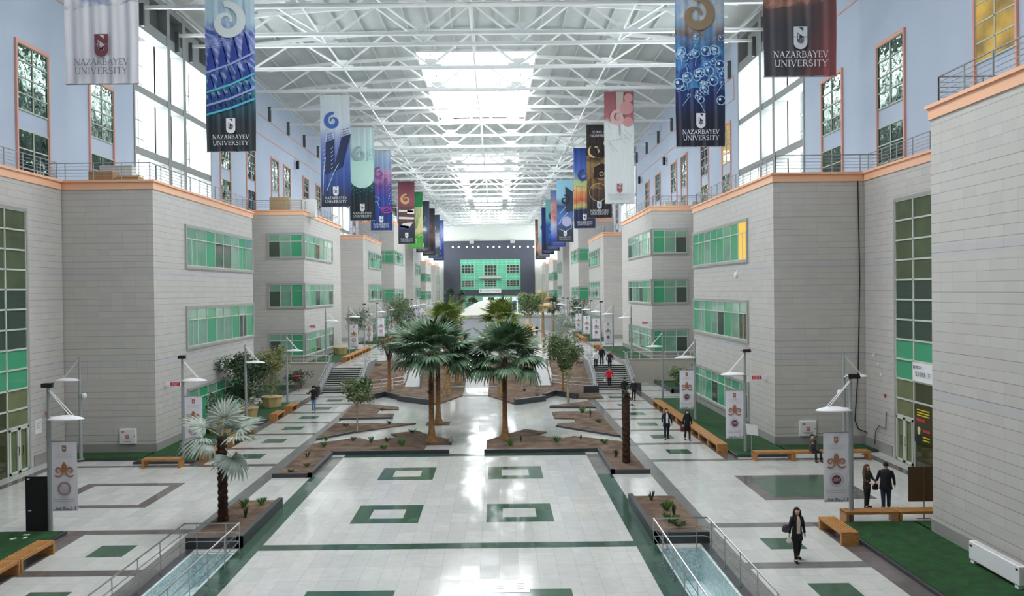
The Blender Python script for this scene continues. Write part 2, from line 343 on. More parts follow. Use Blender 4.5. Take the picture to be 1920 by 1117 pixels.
# ================================================================ ground
UP = 1.75                                   # the upper level, from the stairs on
PX0, PX1 = 7.03, 8.53                        # pool basins, distance from the axis
fl = MB()
YN, YF = -9, 264
uu = [-25.2, -PX1, -PX0, PX0, PX1, 25.2]
for i, (a, b) in enumerate(zip(uu[:-1], uu[1:])):
    if i in (1, 3): fl.box(CEN+a, YN, -.4, CEN+b, 6, 0); fl.box(CEN+a, 26.8, -.4, CEN+b, 74.5, 0)
    else: fl.box(CEN+a, YN, -.4, CEN+b, 74.5, 0)
struct('floor', fl, MARB)
f2 = MB(); f2.box(CEN-25.2, 79.5, UP-.4, CEN+25.2, YF, UP)
for s in (-1, 1): f2.box(sx(s, 10.1), 74.15, UP-.4, sx(s, 25.2), 79.5, UP)
struct('floor', f2, MARB)
for s in (-1, 1):
    p = MB(); x0, x1 = sx(s, PX0), sx(s, PX1)
    xl, xr = min(x0, x1), max(x0, x1); p.box(xl+.02, 6.02, -1.3, xr-.02, 26.78, -1.1); p.box(xl+.01, 6.01, -1.1, xl+.09, 26.79, -.012); p.box(xr-.09, 6.01, -1.1, xr-.01, 26.79, -.012)
    p.box(xl+.09, 26.71, -1.1, xr-.09, 26.79, -.012); p.box(xl+.09, 6.01, -1.1, xr-.09, 6.09, -.012)
    o = p.build('pool_basin', MOS); tag(o, 'sunken basin lined with pale mosaic inside the steel railing, %s of the plaza' % SIDE[s], 'pool')
    # fountain fitting on the basin floor
    t = thing('fountain_nozzle', 'small dark fountain fitting standing in the %s mosaic basin' % SIDE[s], 'fountain nozzle', (sx(s, 7.3 if s > 0 else 7.35), 22.3 if s > 0 else 23.1, -1.1))
    q = MB(); q.lathe([(.12, 0), (.12, .03), (.04, .06), (.04, .3), (.07, .33), (.07, .42), (.03, .45), (.03, .6)], n=10); q.build('stem', mat('dark_bronze', '2d2022', .4, .5), t)
    q = MB()
    for k in range(5): a = k*1.257; q.tube([(0, 0, .45), (.06*cos(a), .06*sin(a), .55), (.13*cos(a), .13*sin(a), .6)], .012, 5)
    q.build('spray_head', mat('dark_bronze', '2d2022', .4, .5), t)
    q = MB(); q.box(.06, -.05, .2, .14, .05, .36); q.build('valve', mat('dark_red', '6b2028', .5), t)
# inlaid strips and squares, each a few millimetres proud of the slabs
LV = [0]
def inlay(name, rects, m, z=0.0):
    LV[0] += 1; h = .003+.0006*(LV[0] % 9); mb = MB()
    for x0, y0, x1, y1 in rects: mb.box(x0, y0, z, x1, y1, z+h)
    return struct(name, mb, m)
bands = [16.3, 20.6, 24.9, 29.18, 40.35, 44.75, 49.1, 53.45, 57.8, 62.15, 66.5]
for s in (-1, 1):
    X = lambda a, s=s: sx(s, a)
    inlay('floor_strip', [(X(8.8), YN, X(9.42), 69)], GREY)
    inlay('floor_strip', [(X(13.15), YN, X(13.85), 29.42), (X(13.15), 40.2, X(13.85), 69)], BROWN)
    inlay('floor_strip', [(X(9.42), y-.26, X(13.14), y+.26) for y in bands], BROWN if s < 0 else GREY)
    inlay('floor_strip', [(X(13.85), 29.0, X(20.4), 29.42), (X(13.85), 40.2, X(20.4), 40.55), (X(20.4), 29.0, X(20.85), 41.5)], BROWN)
    sq = [((bands[i]+bands[i+1])/2) for i in range(len(bands)-1) if bands[i+1]-bands[i] < 6]
    inlay('floor_inlay', [(X(10.67), y-.6, X(11.88), y+.6) for y in sq], GREENL)
    if s > 0: inlay('floor_inlay', [(X(12.55), 32.6, X(17.1), 36.9)], BROWN); inlay('floor_inlay', [(X(13.05), 33.0, X(16.6), 36.45)], GREENL)
    else: inlay('floor_inlay', [(X(12.55), 32.55, X(16.95), 32.98), (X(12.55), 36.3, X(16.95), 36.75), (X(12.55), 32.98, X(13.03), 36.3), (X(16.45), 32.98, X(16.95), 36.3)], BROWN)
    inlay('floor_strip', [(X(6.33), YN, X(7.03), 37.6), (X(7.03), 6, X(7.04), 7)], GREEN)
    inlay('floor_strip', [(X(8.53), YN, X(8.8), 27.2)], DKST)
    inlay('floor_strip', [(X(6.33), 37.6, X(7.03), 42.1)], GREY)
    # upper walk
    inlay('floor_strip', [(X(9.42), y-.2, X(13.15), y+.2) for y in [78.2+4.35*i for i in range(20)]], GREY, UP)
    inlay('floor_inlay', [(X(10.67), y-.6, X(11.88), y+.6) for y in [76+4.35*i for i in range(20)]], GREENL, UP)
    inlay('floor_strip', [(X(13.15), 74, X(13.7), YF)], BROWN, UP); inlay('floor_strip', [(X(8.8), 79.5, X(9.42), YF)], GREY, UP)
    inlay('floor_strip', [(X(13.85), y, X(20), y+.4) for y in (64, 68, 72)], GREY)
inlay('floor_strip', [(CEN-6.33, 26.9, CEN+6.33, 27.48), (CEN-6.33, 41.95, CEN+6.33, 42.65), (CEN-6.33, 13, CEN+6.33, 13.5)], GREEN)
for cx_ in (-4.28, .8):
    for cy_ in (38.1, 31.2, 21.9):
        a, b = 1.27, .64
        inlay('floor_inlay', [(cx_-a, cy_-a, cx_+a, cy_-b), (cx_-a, cy_+b, cx_+a, cy_+a), (cx_-a, cy_-b, cx_-b, cy_+b), (cx_+b, cy_-b, cx_+a, cy_+b)], GREENL)
# access hatch in the plaza
h = thing('floor_hatch', 'pale square access hatch set in the marble plaza near the camera', 'floor hatch', (.32, 23.4, 0))
q = MB(); q.box(-.54, -.5, 0, .54, -.46, .012); q.box(-.54, .46, 0, .54, .5, .012); q.box(-.54, -.46, 0, -.5, .46, .012); q.box(.5, -.46, 0, .54, .46, .012); q.build('frame', INOX, h)
q = MB(); q.box(-.5, -.46, 0, .5, .46, .008); q.build('lid', mat('hatch_stone', 'bfc2c1', .2, var=.1), h)
q = MB()
for yy in (-.18, 0, .18):
    for xx in (-.3, .3): q.box(xx-.1, yy-.015, .008, xx+.1, yy+.015, .011)
q.build('lifting_slot', DKST, h)
# ================================================================ planting beds
def bed(poly, z=.1, curb=None, name='planting_bed', label='', zc=.22, mats=SOIL):
    t = thing(name, label, 'planting bed')
    MB().prism(poly, -.02, z).build('soil', mats, t)
    if curb:
        q = MB()
        for (x0, y0), (x1, y1) in curb:
            d = Vector((x1-x0, y1-y0)); d.normalize(); a = Vector((-d.y, d.x))*.09; e = d*.09
            q.prism([(x0-a.x-e.x, y0-a.y-e.y), (x1-a.x+e.x, y1-a.y+e.y), (x1+a.x+e.x, y1+a.y+e.y), (x0+a.x-e.x, y0+a.y-e.y)], -.01, zc)
        q.build('curb', DKST, t)
    return t
ed = lambda P: list(zip(P[:-1], P[1:]))
LP = [(-10.45, 45.6), (-8.59, 47.05), (-8.13, 47.3), (-7.32, 46.3), (-5.82, 47.34), (-6.42, 48.46), (-4.98, 49.55), (-4.11, 48.02), (-2.68, 46.37), (-2.69, 45.16), (-4.0, 45.1), (-4.0, 43.4), (-2.68, 43.4), (-2.68, 42.75), (-8.8, 42.75), (-8.8, 37.6), (-10.45, 37.6)]
bed(LP, .08, ed([(-10.45, 37.6), (-8.8, 37.6), (-8.8, 42.75), (-2.68, 42.75)])+ed([(-2.68, 45.16), (-2.68, 46.3)]), label='L-shaped soil bed with zigzag edge behind the plaza, left half', zc=.2)
RP = [(-.64, 42.75), (-.62, 46.03), (.16, 47.34), (1.69, 49.57), (2.93, 48.59), (2.13, 47.59), (3.64, 46.36), (4.46, 47.08), (7.0, 45.2), (7.0, 37.6), (5.35, 37.6), (5.35, 42.75)]
bed(RP, .08, ed([(7.0, 37.6), (5.35, 37.6), (5.35, 42.75), (-.64, 42.75)]), label='L-shaped soil bed with zigzag edge behind the plaza, right half', zc=.2)
bed([(-10.68, 47.9), (-10.57, 46.9), (-9.32, 48.79), (-5.3, 52.28), (-10.6, 52.67)], .08, ed([(-10.5, 47.1), (-8.9, 49.2)]), label='wedge-shaped soil bed holding the slim pale-trunked tree, left garden', zc=.12)
bed([(-10.9, 61.65), (-10.65, 54.41), (-7.17, 54.71), (-7.26, 56.5), (-8.5, 56.59), (-8.59, 58.64), (-7.18, 58.65), (-7.32, 59.74), (-9.76, 61.52)], .08, ed([(-10.6, 54.45), (-7.2, 54.75)]), label='comb-shaped soil bed with a notch, left garden behind the wedge bed', zc=.12)
bed([(-4.62, 51.7), (-4.62, 53.0), (-3.11, 53.0), (-3.11, 51.7)], .05, label='little square soil pit around the palm behind the left front palm')
bed([(3.86, 59.6), (6.98, 61.84), (7.09, 58.43), (3.81, 58.9)], .08, ed([(3.9, 58.9), (7.05, 58.45)]), label='wedge-shaped soil bed with a thin white-trunked tree, right garden', zc=.12)
bed([(3.81, 56.61), (7.05, 56.84), (7.07, 46.9), (3.8, 50.6), (3.81, 51.52), (5.1, 51.93), (5.08, 53.49), (3.79, 53.77)], .08, ed([(3.8, 50.6), (7.05, 47.0)]), label='comb-shaped soil bed with a notch, right garden', zc=.12)
for s in (-1, 1):
    x0, x1 = sx(s, 7.05), sx(s, 8.76)
    bed([(x0, 27.25), (x1, 27.25), (x1, 32.35), (x0, 32.35)], .3, ed([(x0, 32.35), (x0, 27.25), (x1, 27.25)])+[], label='raised rectangular soil planter at the end of the %s basin' % SIDE[s], zc=.38)
# rear beds rise to the upper level
def slope_z(y): return max(0.0, min(1.0, (y-71.3)/8.2))*UP
def slope_bed(poly2, label, curbs):
    t = thing('sloping_bed', label, 'planting bed'); mb = MB(); ys = [60, 64, 68, 71.3, 73, 75, 77, 79.5]
    n = 24; (ua, ub) = poly2
    pts = []; V = []; Fc = []
    for j in range(len(ys)):
        for i in range(n+1):
            u = ua+(ub-ua)*i/n; y = max(ys[j], FRONT(CEN+u)); y = min(y, 79.5)
            V.append((CEN+u, y, slope_z(y)+.09+.03*sin(u*3+y)*(1 if 72 < y < 79 else 0)))
    for j in range(len(ys)-1):
        for i in range(n): a = j*(n+1)+i; Fc.append((a, a+1, a+n+2, a+n+1))
    base = len(V)
    for i in range(n+1): x, y, z = V[i]; V.append((x, y, -.05))
    for i in range(n): Fc.append((i, base+i, base+i+1, i+1))
    for j in range(len(ys)):
        for side_ in (0, n): x, y, z = V[j*(n+1)+side_]; V.append((x, y, -.05))
    b2 = base+n+1
    for j in range(len(ys)-1):
        Fc.append((j*(n+1), (j+1)*(n+1), b2+2*j+2, b2+2*j)); Fc.append((j*(n+1)+n, b2+2*j+1, b2+2*j+3, (j+1)*(n+1)+n))
    mb.add(V, Fc); mb.build('soil', SOIL, t)
    q = MB()
    for (x0, y0), (x1, y1) in curbs:
        d = Vector((x1-x0, y1-y0)); d.normalize(); a = Vector((-d.y, d.x))*.14
        q.prism([(x0-a.x, y0-a.y), (x1-a.x, y1-a.y), (x1+a.x, y1+a.y), (x0+a.x, y0+a.y)], -.01, .42)
    q.build('curb', DKST, t)
def FRONT(x):
    P = [(-12, 63.5), (-10.63, 64), (-9.24, 66.4), (-7.86, 64.27), (-5.14, 61.14), (-4.45, 61.23), (-2.84, 66.0), (-2.8, 66.0), (-.8, 66.0), (-.76, 65.9), (1.34, 60.61), (3.62, 62.4), (3.68, 63.6), (4.75, 66.03), (6.2, 63.57), (8.6, 63.6)]
    for (a, ya), (b, yb) in zip(P[:-1], P[1:]):
        if a <= x <= b: return ya+(yb-ya)*(x-a)/(b-a)
    return 64
slope_bed((-10.1, -1.13), 'soil bed rising to the upper level, left of the central path', ed([(-10.6, 63.9), (-9.24, 66.4), (-7.9, 64.3)])+ed([(-7.8, 63.6), (-5.1, 61.1)]))
slope_bed((.97, 10.1), 'soil bed rising to the upper level, right of the central path', ed([(6.3, 63.6), (4.75, 66.0), (3.68, 63.8)])+ed([(3.68, 62.6), (1.34, 60.7)]))
mb = MB(); V = []; ys = [66, 71.3, 79.5, 79.6]
for y in ys:
    for x in (CEN-1.13, CEN+.97): V.append((x, y, slope_z(y)+.06)); 
for y in ys:
    for x in (CEN-1.13, CEN+.97): V.append((x, y, -.05))
mb.add(V, [(2*j, 2*j+1, 2*j+3, 2*j+2) for j in range(3)]+[(0, 8, 9, 1)]+[(2*j, 2*j+2, 8+2*j+2, 8+2*j) for j in range(3)]+[(2*j+1, 8+2*j+1, 8+2*j+3, 2*j+3) for j in range(3)])
tag(mb.build('sloping_path', MARB), 'bright white marble path climbing between the rear soil beds', 'path')
mb = MB(); mb.box(-4.9, 71.2, 0, -2.9, 72.6, .16); mb.box(-.75, 71.2, 0, .9, 72.6, .16)
tag(mb.build('stepping_slab', MARB), 'white marble cross slab at the foot of the sloping path', 'slab')
mb = MB(); mb.box(-7.0, 79.5, UP, -2.9, 80.3, UP+.12); mb.box(-.7, 79.5, UP, 3.4, 80.3, UP+.12)
tag(mb.build('edging_slab', MARB), 'white edging slab along the top of the sloping beds', 'slab')
# side ramps with perforated balustrades
for s in (-1, 1):
    t = thing('access_ramp', 'grey ramp with perforated metal balustrade beside the %s sloping bed' % SIDE[s], 'ramp')
    a, b = sx(s, 5.15), sx(s, 6.45); mb = MB()
    V = []
    for y, z in ((71.3, .2), (79.5, UP+.2), (80.4, UP+.03)):
        for x in (a, b): V += [(x, y, z), (x, y, -.05)]
    mb.add(V, [(0, 2, 6, 4), (4, 6, 10, 8), (0, 1, 3, 2), (0, 4, 5, 1), (2, 3, 7, 6), (4, 8, 9, 5), (6, 7, 11, 10)]); mb.build('deck', mat('ramp_grey', 'a5a6a6', .5, var=.08), t)
    q = MB(); V = []
    for y, z in ((71.3, .12), (80, UP+.02)): V += [(a-s*.03, y, z), (a-s*.03, y, z+1.0), (a-s*.07, y, z), (a-s*.07, y, z+.95)]
    q.add(V, [(0, 4, 5, 1), (2, 3, 7, 6), (1, 5, 7, 3), (0, 1, 3, 2), (4, 6, 7, 5)]); q.build('balustrade', PERF, t)
    q = MB(); q.tube([(a-s*.05, 71.3, 1.1), (a-s*.05, 80, UP+1.0)], .03, 6); q.build('handrail', INOX, t)
    # white railing that leads to the ramp
    r = thing('ramp_railing', 'white zigzag railing with three rails leading to the %s ramp' % SIDE[s], 'railing'); q = MB(); p2 = MB()
    P = [Vector((sx(s, 9.9), 68.6, .1)), Vector((sx(s, 8.2), 69.4, .1)), Vector((sx(s, 6.55), 71.2, .15)), Vector((sx(s, 6.55), 76, 1.0))]
    for A_, B_ in zip(P[:-1], P[1:]):
        for hz in (.35, .62, .95): q.tube([A_+Vector((0, 0, hz)), B_+Vector((0, 0, hz))], .028, 6)
        k = max(1, round((B_-A_).length/1.3))
        for i in range(k+1): c_ = A_.lerp(B_, i/k); p2.tube([c_, c_+Vector((0, 0, .95))], .028, 6)
    q.build('rail', WHITE, r); p2.build('post', WHITE, r)
    q = MB(); q.box(sx(s, 8.9), 66.7, 0, sx(s, 10.15), 67.15, .62); tag(q.build('stone_block', DKST), 'low dark stone block beside the foot of the %s stairs' % SIDE[s], 'stone block')
    # stairs
    t = thing('staircase', 'staircase with white marble treads and black risers on the %s' % SIDE[s], 'stairs')
    tr = MB(); ri = MB(); x0, x1 = sx(s, 10.35), sx(s, 13.35); N = 12
    for k in range(N):
        y = 69.1+k*.41; z = (k+1)*UP/N; ri.box(x0, y+.03, -.02, x1, 74.1, z-.052); tr.box(x0, y+.02, z-.05, x1, y+.43, z)
    ri.build('riser', mat('black_riser', '101014', .5), t); tr.build('tread', MARB, t)
    for uu_, nm in ((10.22, 'inner'), (13.5, 'outer')):
        q = MB(); V = []; xa, xb = sx(s, uu_-.13), sx(s, uu_+.13)
        for y, z in ((68.6, .35), (69.1, .45), (74.1, UP+.35), (79.3 if nm == 'inner' else 75, UP+.35)):
            V += [(xa, y, z), (xb, y, z), (xa, y, -.05), (xb, y, -.05)]
        Fc = []
        for j in range(3): a = 4*j; Fc += [(a, a+1, a+5, a+4), (a, a+4, a+6, a+2), (a+1, a+3, a+7, a+5)]
        Fc += [(0, 2, 3, 1), (12, 13, 15, 14)]; q.add(V, Fc); q.build('stringer', mat('stringer_grey', '8b8d8f', .5, var=.1), t)
        q = MB(); xx = sx(s, uu_)
        q.tube([(xx, 68.7, 1.05), (xx, 69.1, 1.15), (xx, 74.1, UP+1.1), (xx, 75, UP+1.1)], .03, 6)
        q.tube([(xx, 69.1, .8), (xx, 74.1, UP+.75)], .02, 6)
        for k in range(7): y = 69.0+k*.85; z = .45+max(0, min(1, (y-69.1)/5))*(UP-.1); q.tube([(xx, y, z-.1), (xx, y, z+.7)], .022, 6)
        q.build('handrail', STEELG, t)
    q = MB(); q.box(sx(s, 13.37), 68.35, 0, sx(s, 13.95), 68.75, .65); tag(q.build('stone_block', DKST), 'square dark pier at the outer foot of the %s stairs' % SIDE[s], 'stone block')
    # retaining wall with its railing
    mb = MB(); mb.box(sx(s, 13.65), 74.0, 0, sx(s, 21.9), 74.35, 2.12); mb.box(sx(s, 13.65), 73.95, 2.12, sx(s, 21.9), 74.4, 2.2)
    struct('wall_terrace_%s' % SIDE[s], mb, mat('beige_render', 'b9b4a9', .6, var=.05, vscale=1.5))
    r = thing('terrace_railing', 'pale railing along the top of the %s retaining wall' % SIDE[s], 'railing'); q = MB(); p2 = MB()
    q.tube([(sx(s, 13.7), 74.17, 2.85), (sx(s, 21.9), 74.17, 2.85)], .04, 6); q.tube([(sx(s, 13.7), 74.17, 2.5), (sx(s, 21.9), 74.17, 2.5)], .02, 6)
    for k in range(8): x = sx(s, 13.7+k*1.17); p2.tube([(x, 74.17, 2.2), (x, 74.17, 2.85)], .035, 6)
    q.build('rail', FRAME, r); p2.build('post', FRAME, r)
# ================================================================ lawns with dark curbs
def lawn(x0, y0, x1, y1, z, label):
    t = thing('turf_lawn', label, 'lawn'); mb = MB(); mb.box(x0, y0, z, x1, y1, z+.13)
    mb.build('turf', TURF, t); q = MB(); xa, xb = sorted((x0, x1))
    q.box(xa-.1, y0-.12, z, xb+.1, y0, z+.11); q.box(xa-.1, y1, z, xb+.1, y1+.12, z+.11)
    q.box((xa-.12), y0, z, xa, y1, z+.11); q.box(xb, y0, z, xb+.12, y1, z+.11); q.build('curb', DKST, t)
for s in (-1, 1):
    W = SIDE[s]
    lawn(sx(s, 13.95), 8, sx(s, 16.7), 28.95, 0, 'dark green turf strip beside the nearest building wall on the %s' % W)
    lawn(sx(s, 16.8), 27.95, sx(s, 21.4), 28.95, 0, 'short turf strip running behind the nearest corner towards the entrance on the %s' % W)
    lawn(sx(s, 13.95), 41.0, sx(s, 16.7), 62.6, 0, 'long turf strip in front of the tall clad block before the %s stairs' % W)
    lawn(sx(s, 16.8), 41.9, sx(s, 21.4), 43.4, 0, 'turf patch at the foot of the shaded clad wall by the %s entrance' % W)
    lawn(sx(s, 14.0), 75.0, sx(s, 16.7), 95.8, UP, 'turf strip on the upper level by the first window block, %s' % W)
    for i, (a, b) in enumerate(((107, 130.5), (146, 163.5), (176, 197.5), (213, 231), (243, 262))):
        lawn(sx(s, 14.0), a, sx(s, 16.7), b, UP, 'far turf strip on the upper %s walk, %s beyond the upper gap' % (W, ORD[i]))
    bed([(sx(s, 16.2), 66.5), (sx(s, 16.2), 73.8), (sx(s, 20), 73.8), (sx(s, 18.2), 66.5)], .2, ed([(sx(s, 16.2), 73.7), (sx(s, 16.2), 66.5), (sx(s, 18.2), 66.5)]), label='dark-edged shrub bed against the %s retaining wall' % W, zc=.3, mats=TURF)
# ================================================================ outer walls with glazed bays
BW = 23.25
for s in (-1, 1):
    mb = MB(); ys = [YN]
    for a, b in BAY: ys += [a, b]
    ys.append(YF)
    for i in range(0, len(ys), 2):
        if ys[i+1] > ys[i]: mb.box(sx(s, BW), ys[i], 0, sx(s, BW+.4), ys[i+1], 31.5)
    for a, b in BAY: mb.box(sx(s, BW), a, 0, sx(s, BW+.4), b, 14.3)
    struct('wall_%s' % SIDE[s], mb, BLUE)
    wn = 0
    for bi, (a, b) in enumerate(BAY):
        t = empty('window_%d' % (1+bi+(0 if s < 0 else 5))); t['kind'] = 'structure'
        L = b-a; q = MB()
        cols = [(a, a+.25), (a+L*.385, a+L*.42), (a+L*.585, a+L*.625), (b-.25, b)]
        for c0, c1 in cols: q.box(sx(s, BW-.05), c0, 14.3, sx(s, BW+1.0), c1, 31.5)
        for z0, z1 in ((14.3, 14.5), (18.45, 19.0), (22.85, 23.35), (27.5, 28.3), (30.3, 31.5)): q.box(sx(s, BW), a, z0, sx(s, BW+.9), b, z1)
        q.box(sx(s, BW+.4), a, 28.3, sx(s, BW+.6), a+L*.25, 30.4); q.box(sx(s, BW+.4), a+L*.66, 28.3, sx(s, BW+.6), b-L*.1, 30.4)
        q.build('frame', mat('bay_grey', '8c8f8e', .5), t)
        q = MB(); q.box(sx(s, BW+2.6), a, 14.3, sx(s, BW+2.7), b, 14.5)
        n = 12
        for k in range(n+1): y = a+L*k/n; q.box(sx(s, BW+1.9), y-.07, 14.3, sx(s, BW+2.0), y+.07, 28)
        for z in (16, 17.6, 20.4, 21.8, 24.6, 26): q.box(sx(s, BW+1.9), a, z-.04, sx(s, BW+2.0), b, z+.04)
        q.build('mullion', mat('mullion_grey', '7c8080', .5), t)
        q = MB(); q.box(sx(s, BW+.4), a-.1, 14.2, sx(s, 29), a, 33); q.box(sx(s, BW+.4), b, 14.2, sx(s, 29), b+.1, 33)
        q.box(sx(s, BW+.4), a, 14.1, sx(s, 29), b, 14.28); q.box(sx(s, BW+.4), a, 30.6, sx(s, 29), b, 30.8)
        for c0, c1 in cols[1:3]: q.box(sx(s, BW+.9), c0, 14.3, sx(s, BW+1.9), c0+.1, 28); 
        q.build('reveal', mat('reveal_grey', '8e9290', .5), t)
        q = MB(); q.box(sx(s, BW+.62), a, 28.2, sx(s, BW+.7), b, 31.5); q.build('spandrel', mat('spandrel_dark', '4c5050', .6), t)
        q = MB(); q.add([(sx(s, BW+1.95), a, 14.3), (sx(s, BW+1.95), b, 14.3), (sx(s, BW+1.95), b, 28), (sx(s, BW+1.95), a, 28)], [(0, 1, 2, 3)])
        g = MATS.get('clear_glazing')
        if not g:
            nt = NT('clear_glazing'); tb = nt.n('BsdfTransparent'); tb.inputs[0].default_value = (.93, .96, .96, 1)
            gl = nt.n('BsdfGlossy'); gl.inputs['Roughness'].default_value = .05; mx_ = nt.n('MixShader'); mx_.inputs[0].default_value = .06
            nt.l(tb.outputs[0], mx_.inputs[1]); nt.l(gl.outputs[0], mx_.inputs[2]); nt.l(mx_.outputs[0], nt.t.nodes['Material Output'].inputs[0]); g = MATS['clear_glazing'] = nt.m
        q.build('pane', g, t)
    # tall windows of the rooms behind, framed in salmon from terrace to head
    wy = [(33.2, 36, 0), (42.3, 45.2, 0), (49.9, 52.9, 0), (73.5, 76.2, 1), (81.2, 84, 1), (90.2, 93, 1), (95.4, 98.3, 1), (105, 107.9, 1), (112.4, 115.3, 1),
          (141, 143.8, 1), (148, 151, 1), (157, 160, 1), (163, 166, 1), (172, 175, 1), (179.5, 182.3, 1), (208, 211, 1), (216, 219, 1), (225, 228, 1), (231, 234, 1)]
    for i, (a, b, up) in enumerate(wy):
        zz = UP if up else 0; w_ = empty('window_%d' % (11+i+(0 if s < 0 else 30))); w_['kind'] = 'structure'
        q = MB(); e = .13; top = 22.1+zz
        q.box(sx(s, BW), a-e, 14.3, sx(s, BW-.12), a, top-.2); q.box(sx(s, BW), b, 14.3, sx(s, BW-.12), b+e, top-.2); q.box(sx(s, BW), a-e, top-.2, sx(s, BW-.12), b+e, top)
        q.build('surround', PINK, w_)
        q = MB(); panes = MB(); lit = MB()
        for z0, z1, rows in ((18.45+zz, 21.9+zz, 4), (14.4+zz, 17.4+zz, 3)):
            for y in (a, (a+b)/2, b): q.box(sx(s, BW-.02), y-.035, z0, sx(s, BW-.07), y+.035, z1)
            for k in range(rows+1): z = z0+(z1-z0)*k/rows; q.box(sx(s, BW-.02), a, z-.035, sx(s, BW-.07), b, z+.035)
            pm = lit if (s > 0 and (i == 0 or (i == 3 and z0 > 18))) else panes
            X_ = sx(s, BW-.03); pm.add([(X_, a, z0), (X_, b, z0), (X_, b, z1), (X_, a, z1)], [(0, 1, 2, 3) if s > 0 else (0, 3, 2, 1)])
        q.build('window_frame', mat('pale_green_frame', 'b4bfb0', .5), w_)
        if 'wavy_glass' not in MATS:
            nt = NT('wavy_glass'); nt.b.inputs['Base Color'].default_value = (*lin('465c52'), 1); nt.b.inputs['Metallic'].default_value = .8; nt.b.inputs['Roughness'].default_value = .04
            nt.bump(nt.noise(.9, 2), .35, .15); MATS['wavy_glass'] = nt.m
            nt = NT('lit_glass'); nt.l(nt.ramp(nt.noise(.7, 3), [(.35, '6e5a28'), (.65, 'b08f40')]), nt.b.inputs['Emission Color']); nt.b.inputs['Emission Strength'].default_value = .75
            nt.b.inputs['Base Color'].default_value = (.05, .05, .04, 1); nt.b.inputs['Roughness'].default_value = .05; MATS['lit_glass'] = nt.m
        if panes.v: panes.build('pane', MATS['wavy_glass'], w_)
        if lit.v: lit.build('pane', MATS['lit_glass'], w_)
    q = MB()
    for a, b in ((18, 55.8), (71.4, 122.5), (138.3, 189.4), (205, 243.5)):
        q.box(sx(s, BW), a+1, 25.5, sx(s, BW-.05), b-1, 25.58); q.box(sx(s, BW), a+1, 27.6, sx(s, BW-.05), b-1, 27.68)
        q.box(sx(s, BW), a+1, 25.5, sx(s, BW-.05), a+1.08, 27.6)
    struct('trim_%d' % (1 if s < 0 else 2), q, PINK)
    for i, y in enumerate((79, 101, 118.5, 146, 170)):
        t = thing('wall_floodlight', 'small dark floodlight high on the %s blue wall, %s from the first bay' % (SIDE[s], ORD[i]), 'floodlight', (sx(s, BW), y, 24.6))
        q = MB(); q.box(0, -.04, -.04, -s*.25, .04, .04); q.build('bracket', STEELG, t)
        q = MB(); q.box(-s*.2, -.22, -.5, -s*.5, .22, .5); bevel(q.build('housing', BLACK, t), .03)
# near and far end walls
mb = MB(); mb.box(CEN-25.5, YN-.3, 0, CEN+25.5, YN, 34); struct('wall_back', mb, CLAD)
mb = MB(); mb.box(CEN-25.5, YF, 0, CEN+25.5, YF+.3, 35); struct('wall_far', mb, mat('end_wall_white', 'dcddd6', .7))
mb = MB(); mb.box(CEN-15.3, YF-.4, UP, CEN+14.4, YF, 24.95); struct('wall_far', mb, mat('end_wall_charcoal', '4a4d59', .45, var=.12, vscale=.25))
t = thing('curtain_wall', 'green gridded glass front set in the dark end wall', 'glass facade', (0, YF-.4, 0))
q = MB(); x0, x1, z0, z1 = -11.5, 7.9, 9.1, 18.8; q.box(x0, -.12, z0, x1, 0, z1); q.build('green_panel', mat('far_green', '63c29c', .25, var=.2, vscale=.4), t)
q = MB()
for i in range(14): x = x0+(x1-x0)*i/13; q.box(x-.05, -.2, z0, x+.05, -.1, z1)
for i in range(13): z = z0+(z1-z0)*i/12; q.box(x0, -.2, z-.04, x1, -.1, z+.04)
q.build('mullion', mat('far_mullion', 'b4dcc8', .4), t)
for x0_, x1_, z0_, z1_ in ((-11.2, -7.2, 14.4, 17.1), (3.5, 7.5, 14.4, 17), (-11.2, -7.2, 10.0, 12), (-3.8, 0, 10, 12), (3.5, 7.5, 10, 12), (-3.8, .1, 13.6, 17)):
    f = MB(); 
    for k in range(5): x = x0_+(x1_-x0_)*k/4; f.box(x-.08, -.3, z0_, x+.08, -.21, z1_)
    for k in range(4): z = z0_+(z1_-z0_)*k/3; f.box(x0_, -.3, z-.07, x1_, -.21, z+.07)
    fo = f.build('window', mat('far_frame', 'a9b5ab', .4), t); g = MB(); g.box(x0_, -.22, z0_, x1_, -.2, z1_); g.build('pane', GDARK, fo)
q = MB(); q.box(-5.6, -1.6, 12.6, 1.7, -.2, 13.35); q.build('balcony', mat('balcony_grey', 'b9bcb5', .5), t)
q = MB(); q.box(-11.4, -.5, 7.1, 7.9, -.1, 9.0); q.build('fascia', mat('fascia_dark', '44474f', .5), t)
q = MB(); q.box(-11.4, -.3, UP, 7.9, -.1, 7.1); q.build('ground_glazing', mat('far_green_low', '7fb59c', .2, var=.3, vscale=.6), t)
for a, b in ((-4.4, -2.6), (-.6, 1.2), (2.6, 4.4), (5.2, 7)):
    q = MB(); q.box(a, -.36, UP, b, -.31, 6.6); q.build('lit_door', mat('daylit_door', 'c8e4f0', .2, emit='cfe8f6', es=.9), t)
q = MB(); q.box(-2.6, -.37, UP, -.6, -.31, 6.4); q.build('dark_door', BLACK, t)
q = MB(); q.box(5.3, -.6, UP+.6, 6.6, -.4, 5.4); q.build('blue_poster', mat('blue_poster', '2c4fae', .4, var=.3, vscale=2), t)
t = thing('entrance_sign', 'white sign board with small letters above the far entrance', 'sign', (0, YF-1.2, 0))
q = MB(); q.box(-5.6, -.1, 7.9, 1.6, .2, 9.3); q.build('board', WHITE, t)
